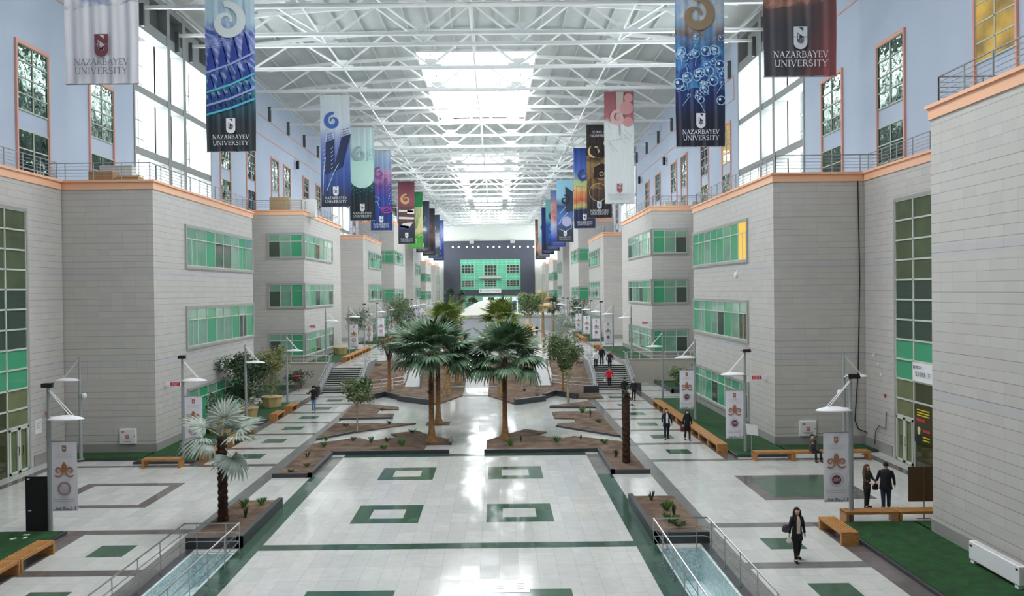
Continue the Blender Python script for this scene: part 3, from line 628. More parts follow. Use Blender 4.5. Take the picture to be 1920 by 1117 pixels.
q = MB(); P = PL((0, -.13, 0), (1, 0, 0), (0, 0, 1), (0, -.02, 0)); text(q, 'NAZARBAYEV UNIVERSITY', -1.6, 8.35, .5, P, fit=5.6); disc(q, -5.0, 8.6, .35, P); q.build('lettering', mat('sign_grey', '8a8f92', .5), t)
for i, x in enumerate([-14.0, -12.1, -9.4, -7.5, -5.6, -2.6, -.7, 1.2, 4.1, 6.0, 7.9, 10.5, 12.4]):
    q = MB(); q.lathe([(.30, 0), (.30, .15)], n=12); o = q.build('porthole_lamp', mat('white_lamp', 'eef2f5', .4, emit='ffffff', es=.8))
    o.rotation_euler = (pi/2, 0, 0); o.location = (x, YF-.4, 23.0-.04*i/3); tag(o, 'small round white lamp on the dark end wall, %s from the left' % ORD[i], 'lamp', 'round lamps across the end wall')
for i, x in enumerate((-7.8, 5.5)):
    q = MB(); q.box(-.7, -.9, -.7, .7, 0, .7)
    for k in range(6): q.box(-.62, -.95, -.6+k*.22, .62, -.9, -.5+k*.22)
    o = q.build('air_vent_box', mat('vent_grey', 'bfc2bd', .5)); o.location = (x, YF-.4, 24.8); tag(o, 'grey vent box at the top of the dark end wall, %s one' % ('left' if i == 0 else 'right'), 'vent')
# ================================================================ roof
def zr(u): return 32.7-.0028*u*u
mb = MB(); US = [-24, -20, -16, -12, -9, -6, 6, 9, 12, 16, 20, 24]
edges = [YN]
for a, b in SKY:
    if b > YN: edges += [max(a, YN), b]
edges.append(YF)
def roofstrip(y0, y1, us):
    for a, b in zip(us[:-1], us[1:]):
        mb.add([(CEN+a, y0, zr(a)), (CEN+b, y0, zr(b)), (CEN+b, y1, zr(b)), (CEN+a, y1, zr(a)), (CEN+a, y0, zr(a)+.2), (CEN+b, y0, zr(b)+.2), (CEN+b, y1, zr(b)+.2), (CEN+a, y1, zr(a)+.2)],
               [(0, 1, 2, 3), (7, 6, 5, 4), (0, 4, 5, 1), (3, 2, 6, 7), (1, 5, 6, 2), (0, 3, 7, 4)])
full = [-24, -20, -16, -12, -9, -6, -3, 0, 3, 6, 9, 12, 16, 20, 24]
prev = YN
for a, b in SKY:
    if b < YN: continue
    roofstrip(prev, a, full); roofstrip(a, b, full[:6]); roofstrip(a, b, full[9:]); prev = b
roofstrip(prev, YF, full)
struct('ceiling', mb, CEIL)
mb = MB()
for s in (-1, 1): mb.box(sx(s, 23), YN, 30.9, sx(s, 24.2), YF, 31.4)
struct('ceiling', mb, CEIL)
for i, (a, b) in enumerate(SKY):
    if b < YN: continue
    t = empty('window_%d' % (70+i)); t['kind'] = 'structure'
    q = MB()
    for s in (-1, 1): q.box(sx(s, 6), a, 32.4, sx(s, 6.12), b, 33.9)
    q.box(CEN-6, a-.12, 32.4, CEN+6, a, 33.9); q.box(CEN-6, b, 32.4, CEN+6, b+.12, 33.9); q.build('upstand', WHITE, t)
    q = MB(); n = round((b-a)/8.04)
    for k in range(1, 2*n): y = a+(b-a)*k/(2*n); q.box(CEN-6, y-.04, 33.2, CEN+6, y+.04, 33.3)
    for k in range(5): x = CEN-6+2.4*k+1.2; q.box(x-.05, a, 33.2, x+.05, b, 33.32)
    q.build('glazing_bar', STEELG, t)
for i in range(21):
    u = -20+2*i; q = MB(); z = zr(u)-.28
    q.box(CEN+u-.04, YN, z+.04, CEN+u+.04, YF, z+.26); struct('ceiling_beam', q, mat('purlin_grey', 'c6cbcb', .5))
def H_truss(detail=True):
    root = thing('roof_truss', 'x', 'roof truss', (0, 0, 0))
    zb = 28.9
    q = MB(); q.box(CEN-21, -.16, zb-.14, CEN+21, .16, zb-.09); q.box(CEN-21, -.03, zb-.09, CEN+21, .03, zb+.1); q.box(CEN-21, -.12, zb+.1, CEN+21, .12, zb+.14); q.build('bottom_chord', STEEL, root)
    q = MB()
    for i in range(20):
        a, b = -21+2.1*i, -21+2.1*(i+1); za, zb_ = zr(a)-.5, zr(b)-.5
        q.add([(CEN+a, -.12, za-.14), (CEN+b, -.12, zb_-.14), (CEN+b, .12, zb_-.14), (CEN+a, .12, za-.14), (CEN+a, -.12, za+.14), (CEN+b, -.12, zb_+.14), (CEN+b, .12, zb_+.14), (CEN+a, .12, za+.14)],
              [(0, 3, 2, 1), (4, 5, 6, 7), (0, 1, 5, 4), (2, 3, 7, 6)])
    q.build('top_chord', STEEL, root)
    B_ = [-20, -12, -4, 4, 12, 20]; Tn = [-16, -8, 0, 8, 16]
    for i, tn in enumerate(Tn):
        for bn in (B_[i], B_[i+1]):
            q = MB(); q.tube([(CEN+tn, 0, zr(tn)-.5), (CEN+bn, 0, zb+.1)], .105, 6, cap=False); q.build('diagonal_brace', STEEL, root)
    for bn in B_[1:-1]: q = MB(); q.prism([(CEN+bn-.95, -.03), (CEN+bn+.95, -.03), (CEN+bn+.95, .03), (CEN+bn-.95, .03)], zb+.1, zb+.32); q.prism([(CEN+bn-.5, -.03), (CEN+bn+.5, -.03), (CEN+bn+.5, .03), (CEN+bn-.5, .03)], zb+.32, zb+.75); q.build('gusset_plate', STEEL, root)
    q = MB(); q.tube([(CEN, 0, zb), (CEN, 0, zr(0)-.5)], .09, 6); q.build('king_post', STEEL, root)
    for s in (-1, 1):
        q = MB(); q.box(sx(s, 21), -.1, zb-.1, sx(s, 23.25), .1, zb+.12); q.tube([(sx(s, 21), 0, zb), (sx(s, 23.2), 0, zb+1.9)], .07, 5); q.build('bracket', STEEL, root)
        q = MB(); q.box(sx(s, 22.95), -.12, zb-1.3, sx(s, 23.25), .12, zb+.3); q.build('bearing_plate', mat('bearing_grey', '5d6163', .5), root)
    return root
tr0 = H_truss(); TY = [1+8.04*k for k in range(0, 33)]
TY = [y for y in TY if abs(y-65.3) > 1] + [63.6, 66.4]; TY.sort()
for i, y in enumerate(TY):
    o = tr0 if i == 0 else copy_tree(tr0)
    o.location.y = y; o['group'] = 'white roof trusses along the hall'
    o['label'] = 'white steel roof truss across the hall, %s counted from the camera end' % ORD[i]
for u in (-12, 0, 12):
    q = MB(); q.box(CEN+u-.05, YN, 29.02, CEN+u+.05, YF, 29.16)
    tag(q.build('roof_tie', STEEL), 'long steel tie running down the roof along the %s line' % {-12: 'left', 0: 'middle', 12: 'right'}[u], 'roof tie')
# ================================================================ clad blocks
def win(parent, axis, c, a, b, z0, z1, cols, tr=.3, pat='', out=1, name='window'):
    """axis 'x': lies in the plane X=c and runs a..b along Y; axis 'y': plane Y=c, runs along X. out: outward sign"""
    P = (lambda p, d, z: (c+out*d, p, z)) if axis == 'x' else (lambda p, d, z: (p, c+out*d, z))
    def bx(mb, p0, d0, z0_, p1, d1, z1_, m=0):
        A_, B_ = P(p0, d0, z0_), P(p1, d1, z1_); mb.box(*A_, *B_, m)
    e = .16; f = MB()
    bx(f, a-e, 0, z0-e, b+e, .1, z0); bx(f, a-e, 0, z1, b+e, .1, z1+e*.8); bx(f, a-e, 0, z0, a, .1, z1); bx(f, b, 0, z0, b+e, .1, z1)
    fo = f.build(name, SURR, parent)
    q = MB(); zt = z1-(z1-z0)*tr; w = .03
    for k in range(cols+1): p = a+(b-a)*k/cols; bx(q, p-w, .01, z0, p+w, .07, z1)
    for z in (z0+.03, zt, z1-.03): bx(q, a, .01, z-w, b, .07, z+w)
    for k in (0, cols-2):     # opening casements have a second frame
        if cols >= 4: p = a+(b-a)*(k+.5)/cols; bx(q, p-w, .01, z0, p+w, .07, zt)
    q.build('mullion', FRAME, fo)
    g = MB()
    for k in range(cols):
        p0, p1 = a+(b-a)*k/cols, a+(b-a)*(k+1)/cols
        for j, (za, zb) in enumerate(((z0, zt), (zt, z1))):
            ch = pat[k % len(pat)] if pat else 'gmdm'[(k*7+j*3) % 4]
            if j == 1 and ch == 'd' and pat: ch = 'm'
            mi = {'g': 0, 'm': 1, 'd': 2, 'y': 3}[ch]
            pts = [P(p0, .03, za), P(p1, .03, za), P(p1, .03, zb), P(p0, .03, zb)]
            g.add(pts, [(0, 1, 2, 3)], mi)
    g.build('pane', [GPAN, GMID, GDARK, GLIT], fo)
    return fo
def railing(parent, pts, z, h=.95, m=None):
    q = MB()
    for (x0, y0), (x1, y1) in zip(pts[:-1], pts[1:]):
        for k, hz in enumerate((.25, .42, .59, .76, h)): q.tube([(x0, y0, z+hz), (x1, y1, z+hz)], .014 if k < 4 else .03, 5, cap=False)
        d = math.hypot(x1-x0, y1-y0); n = max(1, round(d/1.5))
        for i in range(n+1): x, y = x0+(x1-x0)*i/n, y0+(y1-y0)*i/n; q.tube([(x, y, z), (x, y, z+h)], .028, 5, cap=False)
    q.build('railing', m or STEELG, parent)
def block(s, name, label, y0, y1, z0, top, u0=16.75, front=True, back=True):
    t = thing(name, label, 'building')
    X0, X1 = sx(s, u0), sx(s, BW-.01)
    q = MB(); q.box(X0, y0, z0, X1, y1, top-.5); q.build('wall', CLAD, t)
    q = MB(); q.box(sx(s, u0-.04), y0-.04, z0, X1, y1+.04, z0+.55); q.build('plinth', PLINTH, t)
    c = MB(); o_ = .14
    for za, zb, oo in ((top-.5, top-.12, .06), (top-.12, top, o_)):
        c.box(sx(s, u0-oo), y0-oo, za, sx(s, u0+.35), y1+oo, zb)
        if front: c.box(sx(s, u0+.35), y0-oo, za, X1, y0+.3, zb)
        if back: c.box(sx(s, u0+.35), y1-.3, za, X1, y1+oo, zb)
    c.build('cornice', PEACH, t)
    pts = [(sx(s, u0+.2), y0+.15), (sx(s, u0+.2), y1-.15)]
    if front: pts = [(sx(s, BW-.2), y0+.15)]+pts
    if back: pts = pts+[(sx(s, BW-.2), y1-.15)]
    railing(t, pts, top)
    return t
for s in (-1, 1):
    W = SIDE[s]; X = sx(s, 16.75); o = -s
    t = block(s, 'clad_block', 'nearest windowless clad block on the %s' % W, YN+.05, 27.8, 0, 14.8)
    # entrance recess
    r = thing('recessed_wing', 'recessed clad wing with the tall glazed entrance on the %s' % W, 'building')
    q = MB(); q.box(sx(s, 21.65), 27.85, 0, sx(s, BW-.01), 43.55, 14.3); q.build('wall', CLAD, r)
    q = MB(); q.box(sx(s, 21.61), 40.6, 0, sx(s, 21.7), 43.55, .55); q.build('plinth', PLINTH, r)
    q = MB(); q.box(sx(s, 21.59), 27.96, 14.3, sx(s, BW-.01), 43.44, 14.68); q.box(sx(s, 21.5), 27.96, 14.68, sx(s, 22.0), 43.44, 14.8); q.build('cornice', PEACH, r)
    railing(r, [(sx(s, 21.85), 28.0), (sx(s, 21.85), 43.5)], 14.8)
    xx = sx(s, 21.65); ya, yb = (34.9, 40.05); f = MB()
    cols = [ya+(yb-ya)*k/3 for k in range(4)]; rows = [0, 2.25, 3.1]+[3.1+.97*k for k in range(1, 11)]
    f.box(xx, ya-.14, 0, xx-s*.12, ya, 12.95); f.box(xx, yb, 0, xx-s*.12, yb+.14, 12.95); f.box(xx, ya, 12.8, xx-s*.12, yb, 12.95)
    ent = f.build('glazed_entrance', SURR, r)
    q = MB()
    for y in cols: q.box(xx, y-.04, 0, xx-s*.1, y+.04, 12.8)
    for z in rows[1:]: q.box(xx, ya, z-.04, xx-s*.1, yb, z+.04)
    q.build('mullion', FRAME, ent)
    g = MB()
    for k in range(3):
        for j in range(len(rows)-1):
            z0, z1 = rows[j], rows[j+1]; y0, y1 = cols[k], cols[k+1]; mi = 2
            if j in (3, 4): mi = 0
            if j < 3: mi = 1 if k != 1 else 4
            if j > 7: mi = 5
            g.add([(xx-s*.04, y0, z0), (xx-s*.04, y1, z0), (xx-s*.04, y1, z1), (xx-s*.04, y0, z1)], [(0, 1, 2, 3)], mi)
    g.build('pane', [GPAN, mat('olive_glass', '6c7350', .08, spec=.9, var=.4, vscale=.8), GDARK, GLIT, mat('olive_dark_glass', '3c3f28', .08, spec=.9, var=.5, vscale=1.5), mat('stairwell_glass', '4d5a40', .07, spec=.9, var=.45, vscale=.7)], ent)
    for dk, (d0, d1) in enumerate(((38.4, 39.15), (39.2, 39.97))):
        q = MB()
        for a_, b_, c_, d_ in ((d0, .03, d0+.09, 2.2), (d1-.09, .03, d1, 2.2), (d0, .03, d1, .14), (d0, 2.1, d1, 2.2)): q.box(xx-s*.06, a_, b_, xx-s*.14, c_, d_)
        dd = q.build('door', FRAME, ent); q = MB(); yy = d1-.14 if dk == 0 else d0+.14
        q.tube([(xx-s*.14, yy, .9), (xx-s*.22, yy, .9), (xx-s*.22, yy, 1.3), (xx-s*.14, yy, 1.3)], .018, 6); q.build('handle', BLACK, dd)
    if s > 0:
        p = thing('school_sign', 'white sign lettered SCHOOL OF above the right entrance', 'sign', (xx-.16, 0, 0)); q = MB(); q.box(-.03, 36.4, 4.12, .03, 38.25, 5.0); q.build('board', WHITE, p)
        q = MB(); P = PL((-.045, 38.25, 4.12), (0, -1, 0), (0, 0, 1), (-.01, 0, 0)); text(q, 'SCHOOL OF', .95, .25, .22, P, fit=1.4, serif=False); crest(q, .2, .6, .1, P, 0, 0); strip(q, [(.34, .72), (.9, .72)], .03, P); strip(q, [(.34, .64), (.9, .64)], .02, P); q.build('lettering', mat('sign_ink', '2b2b30', .5), p)
        p = thing('glass_poster', 'poster of a suited man with yellow and red writing inside the entrance glass', 'poster', (xx-.12, 0, 0))
        q = MB(); q.box(-.02, 36.6, 1.25, 0, 38.2, 3.05); q.build('film', mat('poster_olive', '3b371c', .2), p)
        P = PL((-.03, 38.2, 1.25), (0, -1, 0), (0, 0, 1), (-.01, 0, 0)); q = MB(); disc(q, .42, .62, .14, P); disc(q, .42, .5, .11, P); q.build('portrait_head', mat('portrait_pale', 'c8c89a', .5), p)
        q = MB(); q.add([P(.18, .05), P(.66, .05), P(.58, .36), P(.26, .36)], [(0, 1, 2, 3)]); q.build('portrait_suit', mat('portrait_suit', '151a33', .5), p)
        q = MB()
        for z in (1.55, 1.42, 1.3, .32, .18): strip(q, [(.75 if z < 1 else .25, z), (1.35, z)], .05, P)
        q.build('yellow_writing', mat('poster_yellow', 'b8a822', .4, emit='b8a822', es=.15), p)
        q = MB(); strip(q, [(.2, 1.08), (1.0, 1.08)], .14, P); strip(q, [(.8, .62), (1.4, .62)], .13, P); q.build('red_patch', mat('poster_red', 'b0303c', .5), p)
    # first block: three window bands that end at the far corner
    t = block(s, 'clad_block', 'second clad block on the %s with three bands of green glazing' % W, 43.6, 61.3, 0, 14.8)
    win(t, 'x', X, 48.15, 61.1, 10.3, 12.65, 8, .3, 'mmgddmgm' if s < 0 else 'ygmggmgg', o)
    win(t, 'x', X, 48.15, 61.1, 5.45, 7.75, 8, .3, 'mmgmmgdg' if s < 0 else 'dmgdmgmg', o)
    win(t, 'x', X, 48.15, 61.1, .75, 2.85, 8, .3, 'dgmg', o)
    r2 = thing('recessed_wing', 'recessed wall between the second and third blocks on the %s' % W, 'building')
    q = MB(); q.box(sx(s, 22.0), 61.35, 0, sx(s, BW-.01), 77.65, 14.3); q.build('wall', CLAD, r2); q = MB(); q.box(sx(s, 21.95), 61.46, 14.3, sx(s, BW-.01), 77.5, 14.8); q.build('cornice', PEACH, r2)
    # second block on the upper level: windows wrap the near corner
    def corner(t, y0, y1, rows, upat, cols=6, fcols=3):
        for z0, z1 in rows:
            xa, xb = sx(s, 16.9), sx(s, 20.1)
            if s > 0: win(t, 'y', y0, xa, xb, z0, z1, fcols, .3, upat, -1)
            else: win(t, 'y', y0, xb, xa, z0, z1, fcols, .3, upat[::-1], -1)
            win(t, 'x', X, y0+.15, y1, z0, z1, cols, .3, 'mgdmmd', o)
    t = block(s, 'clad_block', 'third clad block on the %s, its windows wrapping the corner above the retaining wall' % W, 77.7, 96, UP, 16.6)
    corner(t, 77.7, 91, [(12.05, 14.25), (7.25, 9.45), (2.55, 4.65)], 'gmd' if s > 0 else 'gmd')
    t = block(s, 'clad_block', 'fourth clad block on the %s with a shaded plain end wall' % W, 112.5, 130.2, UP, 16.6)
    for z in (12.2, 7.4, 2.4): win(t, 'x', X, 117.0, 130, z, z+2.3, 6, .35, 'mdmm', o)
    t = block(s, 'clad_block', 'fifth and taller clad block on the %s' % W, 147, 164.5, UP, 21.5)
    corner(t, 147, 160, [(13.9, 16.1), (6.9, 9.1), (2.3, 4.2)], 'ggm', 5, 2)
    t = block(s, 'clad_block', 'sixth clad block on the %s, tall with a plain end' % W, 180.5, 197, UP, 21.5)
    for z in (12.6, 7.2): win(t, 'x', X, 185, 196.8, z, z+2.4, 4, .35, 'mm', o)
    t = block(s, 'clad_block', 'seventh clad block on the %s near the dark end wall' % W, 212, 230, UP, 16.6)
    corner(t, 212, 228, [(11.3, 13.3), (6.5, 8.6)], 'gm', 4, 2)
    t = block(s, 'clad_block', 'last clad block on the %s beside the dark end wall' % W, 246, 262.5, UP, 16.6)
    for z in (11.3, 6.5): win(t, 'x', X, 250, 262, z, z+2.2, 4, .35, 'mm', o)
    for i, (a, b) in enumerate(((96.1, 112.4), (130.3, 146.9), (164.6, 180.4), (197.1, 211.9), (230.1, 245.9))):
        r3 = thing('recessed_wing', 'recessed wall in the upper gap %s from the stairs on the %s' % (ORD[i], W), 'building')
        q = MB(); q.box(sx(s, 22.0), a, UP, sx(s, BW-.01), b, 16.1); q.build('wall', CLAD, r3); q = MB(); q.box(sx(s, 21.95), a, 16.1, sx(s, BW-.01), b, 16.6); q.build('cornice', PEACH, r3)
    # fire hose cabinet and small fittings on the shaded end wall
    xc = sx(s, 18.5) if s > 0 else sx(s, 18.25)
    t = thing('fire_hose_cabinet', 'white fire hose cabinet low on the shaded clad wall, %s side' % W, 'cabinet', (xc, 43.6, .56))
    q = MB(); q.box(-.45, -.12, 0, .45, 0, .82); bevel(q.build('body', WHITE, t), .01)
    q = MB(); q.box(-.41, -.135, .04, .41, -.12, .78); q.build('door', mat('cabinet_door', 'dcdcde', .3), t)
    q = MB(); P = PL((0, -.14, 0), (1, 0, 0), (0, 0, 1), (0, -.004, 0)); disc(q, 0, .4, .11, P, r2=.07); strip(q, [(-.03, .34), (0, .45), (.04, .35)], .03, P); strip(q, [(-.32, .66), (-.16, .66)], .06, P); q.build('red_emblem', mat('fire_red', 'c02838', .5), t)
    q = MB(); strip(q, [(-.28, .22), (.28, .22)], .025, P); strip(q, [(-.18, .14), (.18, .14)], .025, P); disc(q, .36, .42, .03, P); q.build('printed_text', mat('print_grey', '6b6b70', .6), t)
    for i, (uq, yq, zq, side_) in enumerate(((16.75, 44.9, 3.5, 0), (16.75, 78.6, 5.2, 0))):
        t = thing('exit_sign', 'small red and white exit sign on the corner of the %s %s block' % ('second' if i == 0 else 'third', W), 'sign', (sx(s, uq), yq, zq))
        q = MB(); q.box(0, -.03, 0, -s*.85, .03, .24); q.build('panel', WHITE, t); q = MB(); q.box(-s*.3, -.045, .02, -s*.83, -.03, .22); q.build('red_face', mat('sign_red', 'cc2f48', .4), t)
        q = MB(); P = PL((-s*.57, -.055, .05), (1, 0, 0), (0, 0, 1), (0, 0, 0)); text(q, 'EXIT', 0, 0, .14, P, fit=.4, serif=False); q.build('lettering', WHITE, t)
# cable, cameras, alarm points, notices
q = MB(); q.tube([(19.55, 43.5, 14.3), (19.62, 43.5, 9), (19.5, 43.5, 4), (19.3, 43.5, 1.4), (19.5, 43.5, .9), (19.9, 43.4, .75)], .03, 6)
tag(q.build('hanging_cable', BLACK), 'long black cable hanging down the inner corner of the right clad walls', 'cable')
q = MB(); q.tube([(19.85, 42.4, .3), (19.85, 42.3, 1.0), (19.85, 41.9, 1.35), (19.85, 41.2, 1.3), (19.85, 41.1, 2.2)], .02, 6); tag(q.build('wall_conduit', DKST), 'thin bent conduit low on the wall left of the right entrance', 'cable')
def dome(lbl, loc, s):
    t = thing('security_camera', lbl, 'security camera', loc); q = MB(); q.tube([(0, 0, .25), (-s*.35, 0, .3), (-s*.4, 0, .2)], .03, 6); q.build('arm', WHITE, t)
    q = MB(); q.lathe([(.02, .18), (.1, .15), (.13, .05), (.12, -.1), (.07, -.2), (.01, -.23)], (-s*.4, 0, 0), 12); q.build('housing', WHITE, t, smooth=True)
dome('white dome camera on the second right block between its upper window bands', (15.02, 49.1, 9.4), 1)
dome('white dome camera on the second left block between its lower window bands', (-18.48, 53, 3.9), -1)
for i, (lbl, x, y, z) in enumerate((('upper red alarm button beside the left entrance', -23.3, 41.7, 2.55), ('lower red alarm button beside the left entrance', -23.3, 41.7, 1.35))):
    q = MB(); q.box(-.02, -.07, -.07, .06, .07, .07); q.box(.06, -.04, -.04, .075, .04, .04); o = q.build('alarm_button', mat('fire_red', 'c02838', .5)); o.location = (x, y, z); tag(o, 'small '+lbl, 'alarm button')
q = MB(); q.box(-.06, -.07, -.08, .02, .07, .08); q.box(-.075, -.04, -.04, -.06, .04, .04); o = q.build('alarm_button', MATS['fire_red']); o.location = (19.92, 41.3, 3.0); tag(o, 'small red alarm button on the wall beside the right entrance', 'alarm button')
t = thing('wall_notice', 'white paper notice on the clad wall beside the left entrance', 'notice', (-23.37, 41.0, 1.6)); q = MB(); q.box(0, -.28, 0, .02, .28, .75); q.build('sheet', WHITE, t)
q = MB(); P = PL((.025, .28, 0), (0, -1, 0), (0, 0, 1), (0, 0, 0)); [strip(q, [(.08, z), (.48, z)], .02, P) for z in (.6, .5, .4, .3)]; q.build('printed_text', MATS['print_grey'], t)
for i, (y, z) in enumerate(((42.6, 4.9), (42.1, 4.45), (41.8, 3.95))):
    q = MB(); q.add([(0, -.14, .1), (0, 0, 0), (0, .12, .14), (0, .02, .08), (0, -.02, .18)], [(0, 1, 3, 4), (1, 2, 3)]); q.add([(-.01, -.14, .1), (-.01, 0, 0), (-.01, .12, .14), (-.01, .02, .08), (-.01, -.02, .18)], [(4, 3, 1, 0), (3, 2, 1)])
    o = q.build('paper_bird', WHITE); o.location = (19.9, y, z); tag(o, 'white paper bird stuck on the wall left of the right entrance, %s one' % ['top', 'middle', 'bottom'][i], 'paper bird')
# crates and furniture left on the terraces
for i, (x, y, z, a, b, h, m, nm, lbl) in enumerate((
   (-21.9, 45.3, 14.3, 1.3, .8, 1.15, 'b08a60', 'cardboard_box', 'brown cardboard box behind the railing on the left terrace, the darker one'), (-20.5, 45.4, 14.3, 1.2, .7, .9, 'b9956c', 'cardboard_box', 'low brown box beside the darker box on the left terrace'),
   (-21.7, 46.6, 14.3, 1.8, .6, 1.7, 'd8dad8', 'storage_crate', 'pale crate standing behind the brown boxes on the left terrace'),
   (-21.2, 79.8, 16.1, 1.9, .8, 1.9, 'c9a878', 'plywood_panel', 'tan plywood panel on the roof of the third left block'), (-19.3, 80.2, 16.1, 3.0, 1.2, 1.7, 'eceeee', 'storage_crate', 'big white ribbed crate on the roof of the third left block'),
   (17.0, 79.4, 16.1, .7, .6, 1.0, 'dcdad2', 'storage_crate', 'small white crate on the roof of the third right block, nearest the corner'), (18.4, 79.5, 16.1, .7, .6, 1.0, 'dedcd6', 'storage_crate', 'small white crate in the middle on the roof of the third right block'), (19.7, 79.4, 16.1, .7, .6, 1.0, 'dcd6cc', 'storage_crate', 'small white crate deepest in on the roof of the third right block'))):
    q = MB(); q.box(-a/2, -b/2, 0, a/2, b/2, h)
    k = max(2, int(a/.35))
    for j in range(k+1): xj = -a/2+a*j/k; q.box(xj-.02, -b/2-.02, 0, xj+.02, -b/2, h)
    q.box(-a/2-.02, -b/2-.03, h-.06, a/2+.02, b/2+.02, h+.02); o = q.build(nm, mat('crate_'+m, m, .6)); o.location = (x, y, z); tag(o, lbl, 'box' if 'box' in nm else 'crate' if 'crate' in nm else 'panel')
# ================================================================ hanging banners
BL, BWD, BZ = 11.25, 3.0, 28.5
def bmat(name, stops, style=None, c2='ffffff', amt=.5, sc=1.2, rng=(0, 1), side=None):
    t = NT(name); x, y, z = t.xyz(t.obj())[:3]
    v = t.math('MULTIPLY', z, -1/BL)
    vn = t.math('ADD', v, t.math('MULTIPLY', t.math('SUBTRACT', t.noise(.55, 3, t.obj()), .5), .12))
    base = t.ramp(vn, stops)
    if style:
        if style == 'noise': f = t.ramp(t.noise(sc, 5, t.obj(), .65), [(.45, (0, 0, 0)), (.6, (1, 1, 1))])
        elif style == 'wave':
            wv = t.n('TexWave', wave_type='BANDS', bands_direction='DIAGONAL'); wv.inputs['Scale'].default_value = sc; wv.inputs['Distortion'].default_value = 6; wv.inputs['Detail'].default_value = 2
            t.l(t.obj(), wv.inputs['Vector']); f = t.ramp(wv.outputs['Fac'], [(.55, (0, 0, 0)), (.9, (1, 1, 1))])
        elif style == 'dots':
            vo = t.n('TexVoronoi'); vo.inputs['Scale'].default_value = sc; t.l(t.obj(), vo.inputs['Vector']); f = t.ramp(vo.outputs['Distance'], [(.12, (1, 1, 1)), (.2, (0, 0, 0))])
        inr = t.math('MULTIPLY', t.math('GREATER_THAN', vn, rng[0]), t.math('LESS_THAN', vn, rng[1]))
        base = t.mix(t.math('MULTIPLY', t.math('MULTIPLY', f, inr), amt), base, lin(c2))
    if side: base = t.mix(t.math('MULTIPLY', t.math('SMOOTH_MIN', 1, t.math('MAXIMUM', t.math('ADD', t.math('MULTIPLY', x, .5), t.math('MULTIPLY_ADD', v, 1.6, -1.5)), 0), .1), .9), base, lin(side))
    t.l(base, t.b.inputs['Base Color']); t.b.inputs['Roughness'].default_value = .45
    t.b.inputs['Sheen Weight'].default_value = .1
    return t.m
def art_bubbles(q, P):
    rnd = random.Random(4)
    for i in range(46):
        x = rnd.uniform(-1.35, 1.35); y = rnd.choice([rnd.uniform(2.7, 6.7), rnd.uniform(3.4, 5.8)]); r = rnd.uniform(.1, .34)
        disc(q, x, y, r, P, 0, r2=r*.84, n=16); disc(q, x-r*.25, y+r*.25, r*.3, P, 1, n=8)
        if i % 4 == 0: strip(q, [(x, y-r), (x+rnd.uniform(-.4, .4), y-r-.5)], .03, P, 0)
def art_fins(q, P):
    for row, (y0, n, h, sl) in enumerate(((4.9, 4, 1.7, .55), (3.7, 5, 1.1, .5), (2.9, 7, .75, .45), (2.35, 9, .5, .4))):
        for i in range(n):
            x = -1.4+2.8*i/n; w = 2.8/n*.8; y = y0+sl*(x+1.4)*.6
            q.add([P(x, y), P(x+w, y+.08), P(x+w*.9, y+h*.55), P(x+w*.35, y+h)], [(0, 1, 2, 3)], 0)
            strip(q, [(x+w*.35, y+h), (x+w, y+.1)], .05, P, 1)
        strip(q, [(-1.45, y0-.1), (0, y0+.35*sl*2), (1.45, y0+.15+sl*1.7)], .12, P, 2 if row % 2 else 1)
    for k in range(5): strip(q, [(-1.4, 6.3+k*.1), (.2, 6.5+k*.12)], .03, P, 1)
def art_towers(q, P):
    for x0, y0, w, h, dx in ((-1.05, 3.2, .85, 3.6, .1), (-.3, 3.4, .95, 3.9, .95)):
        q.add([P(x0, y0), P(x0+w, y0+.6), P(x0+w+dx, y0+h), P(x0+dx, y0+h-.3)], [(0, 1, 2, 3)], 0)
        for k in range(6): strip(q, [(x0+.05, y0+.6+k*.4), (x0-.15, y0+.4+k*.4)], .05, P, 1)
        strip(q, [(x0+dx, y0+h-.3), (x0+dx+.1, y0+h+.7), (x0+dx+w*.7, y0+h+.9), (x0+dx+w, y0+h)], .08, P, 1)
        for k in range(3): strip(q, [(x0+dx+.1, y0+h-.1+k*.25), (x0+dx+w*.8, y0+h+.1+k*.25)], .05, P, 0)
    strip(q, [(-1.3, 1.2), (-1.2, 3.5), (-1.0, 5)], .07, P, 1); strip(q, [(-.9, 1.6), (-.2, 3.4), (.3, 4.3)], .06, P, 1)
def art_moon(q, P):
    q.add([P(-1.4, 5.1)]+[P(1.4*cos(a), 5.1+1.2*sin(a)) for a in [pi+pi*i/12 for i in range(13)]]+[P(1.4, 5.1), P(1.4, 7.2), P(-1.4, 7.2)], [tuple(range(17))], 0)
    rnd = random.Random(2)
    for i in range(90): x, y = rnd.uniform(-1.4, 1.4), rnd.gauss(3.9, .35); disc(q, x, y, .035, P, 1, n=5)
    for i in range(40): x = rnd.uniform(.6, 1.4); disc(q, x, rnd.uniform(7.4, 8.8)-(1.4-x)*.5, .045, P, 1, n=5)
def art_loops(q, P):
    for x, y, r, m in ((-.9, 4.4, .6, 1), (.75, 2.9, .75, 0), (.8, 2.8, .55, 0), (.7, 3.0, .35, 0)):
        pts = [(x+r*1.1*cos(a), y+r*.6*sin(a)) for a in [2*pi*i/20 for i in range(21)]]; strip(q, pts, .06, P, m)
    strip(q, [(-.5, 4.1), (-.3, 3.3), (.1, 3.0)], .06, P, 1)
    for i in range(14): disc(q, 1.2+.1*sin(i*2.1), 3.8+i*.35, .08, P, 1, n=6)
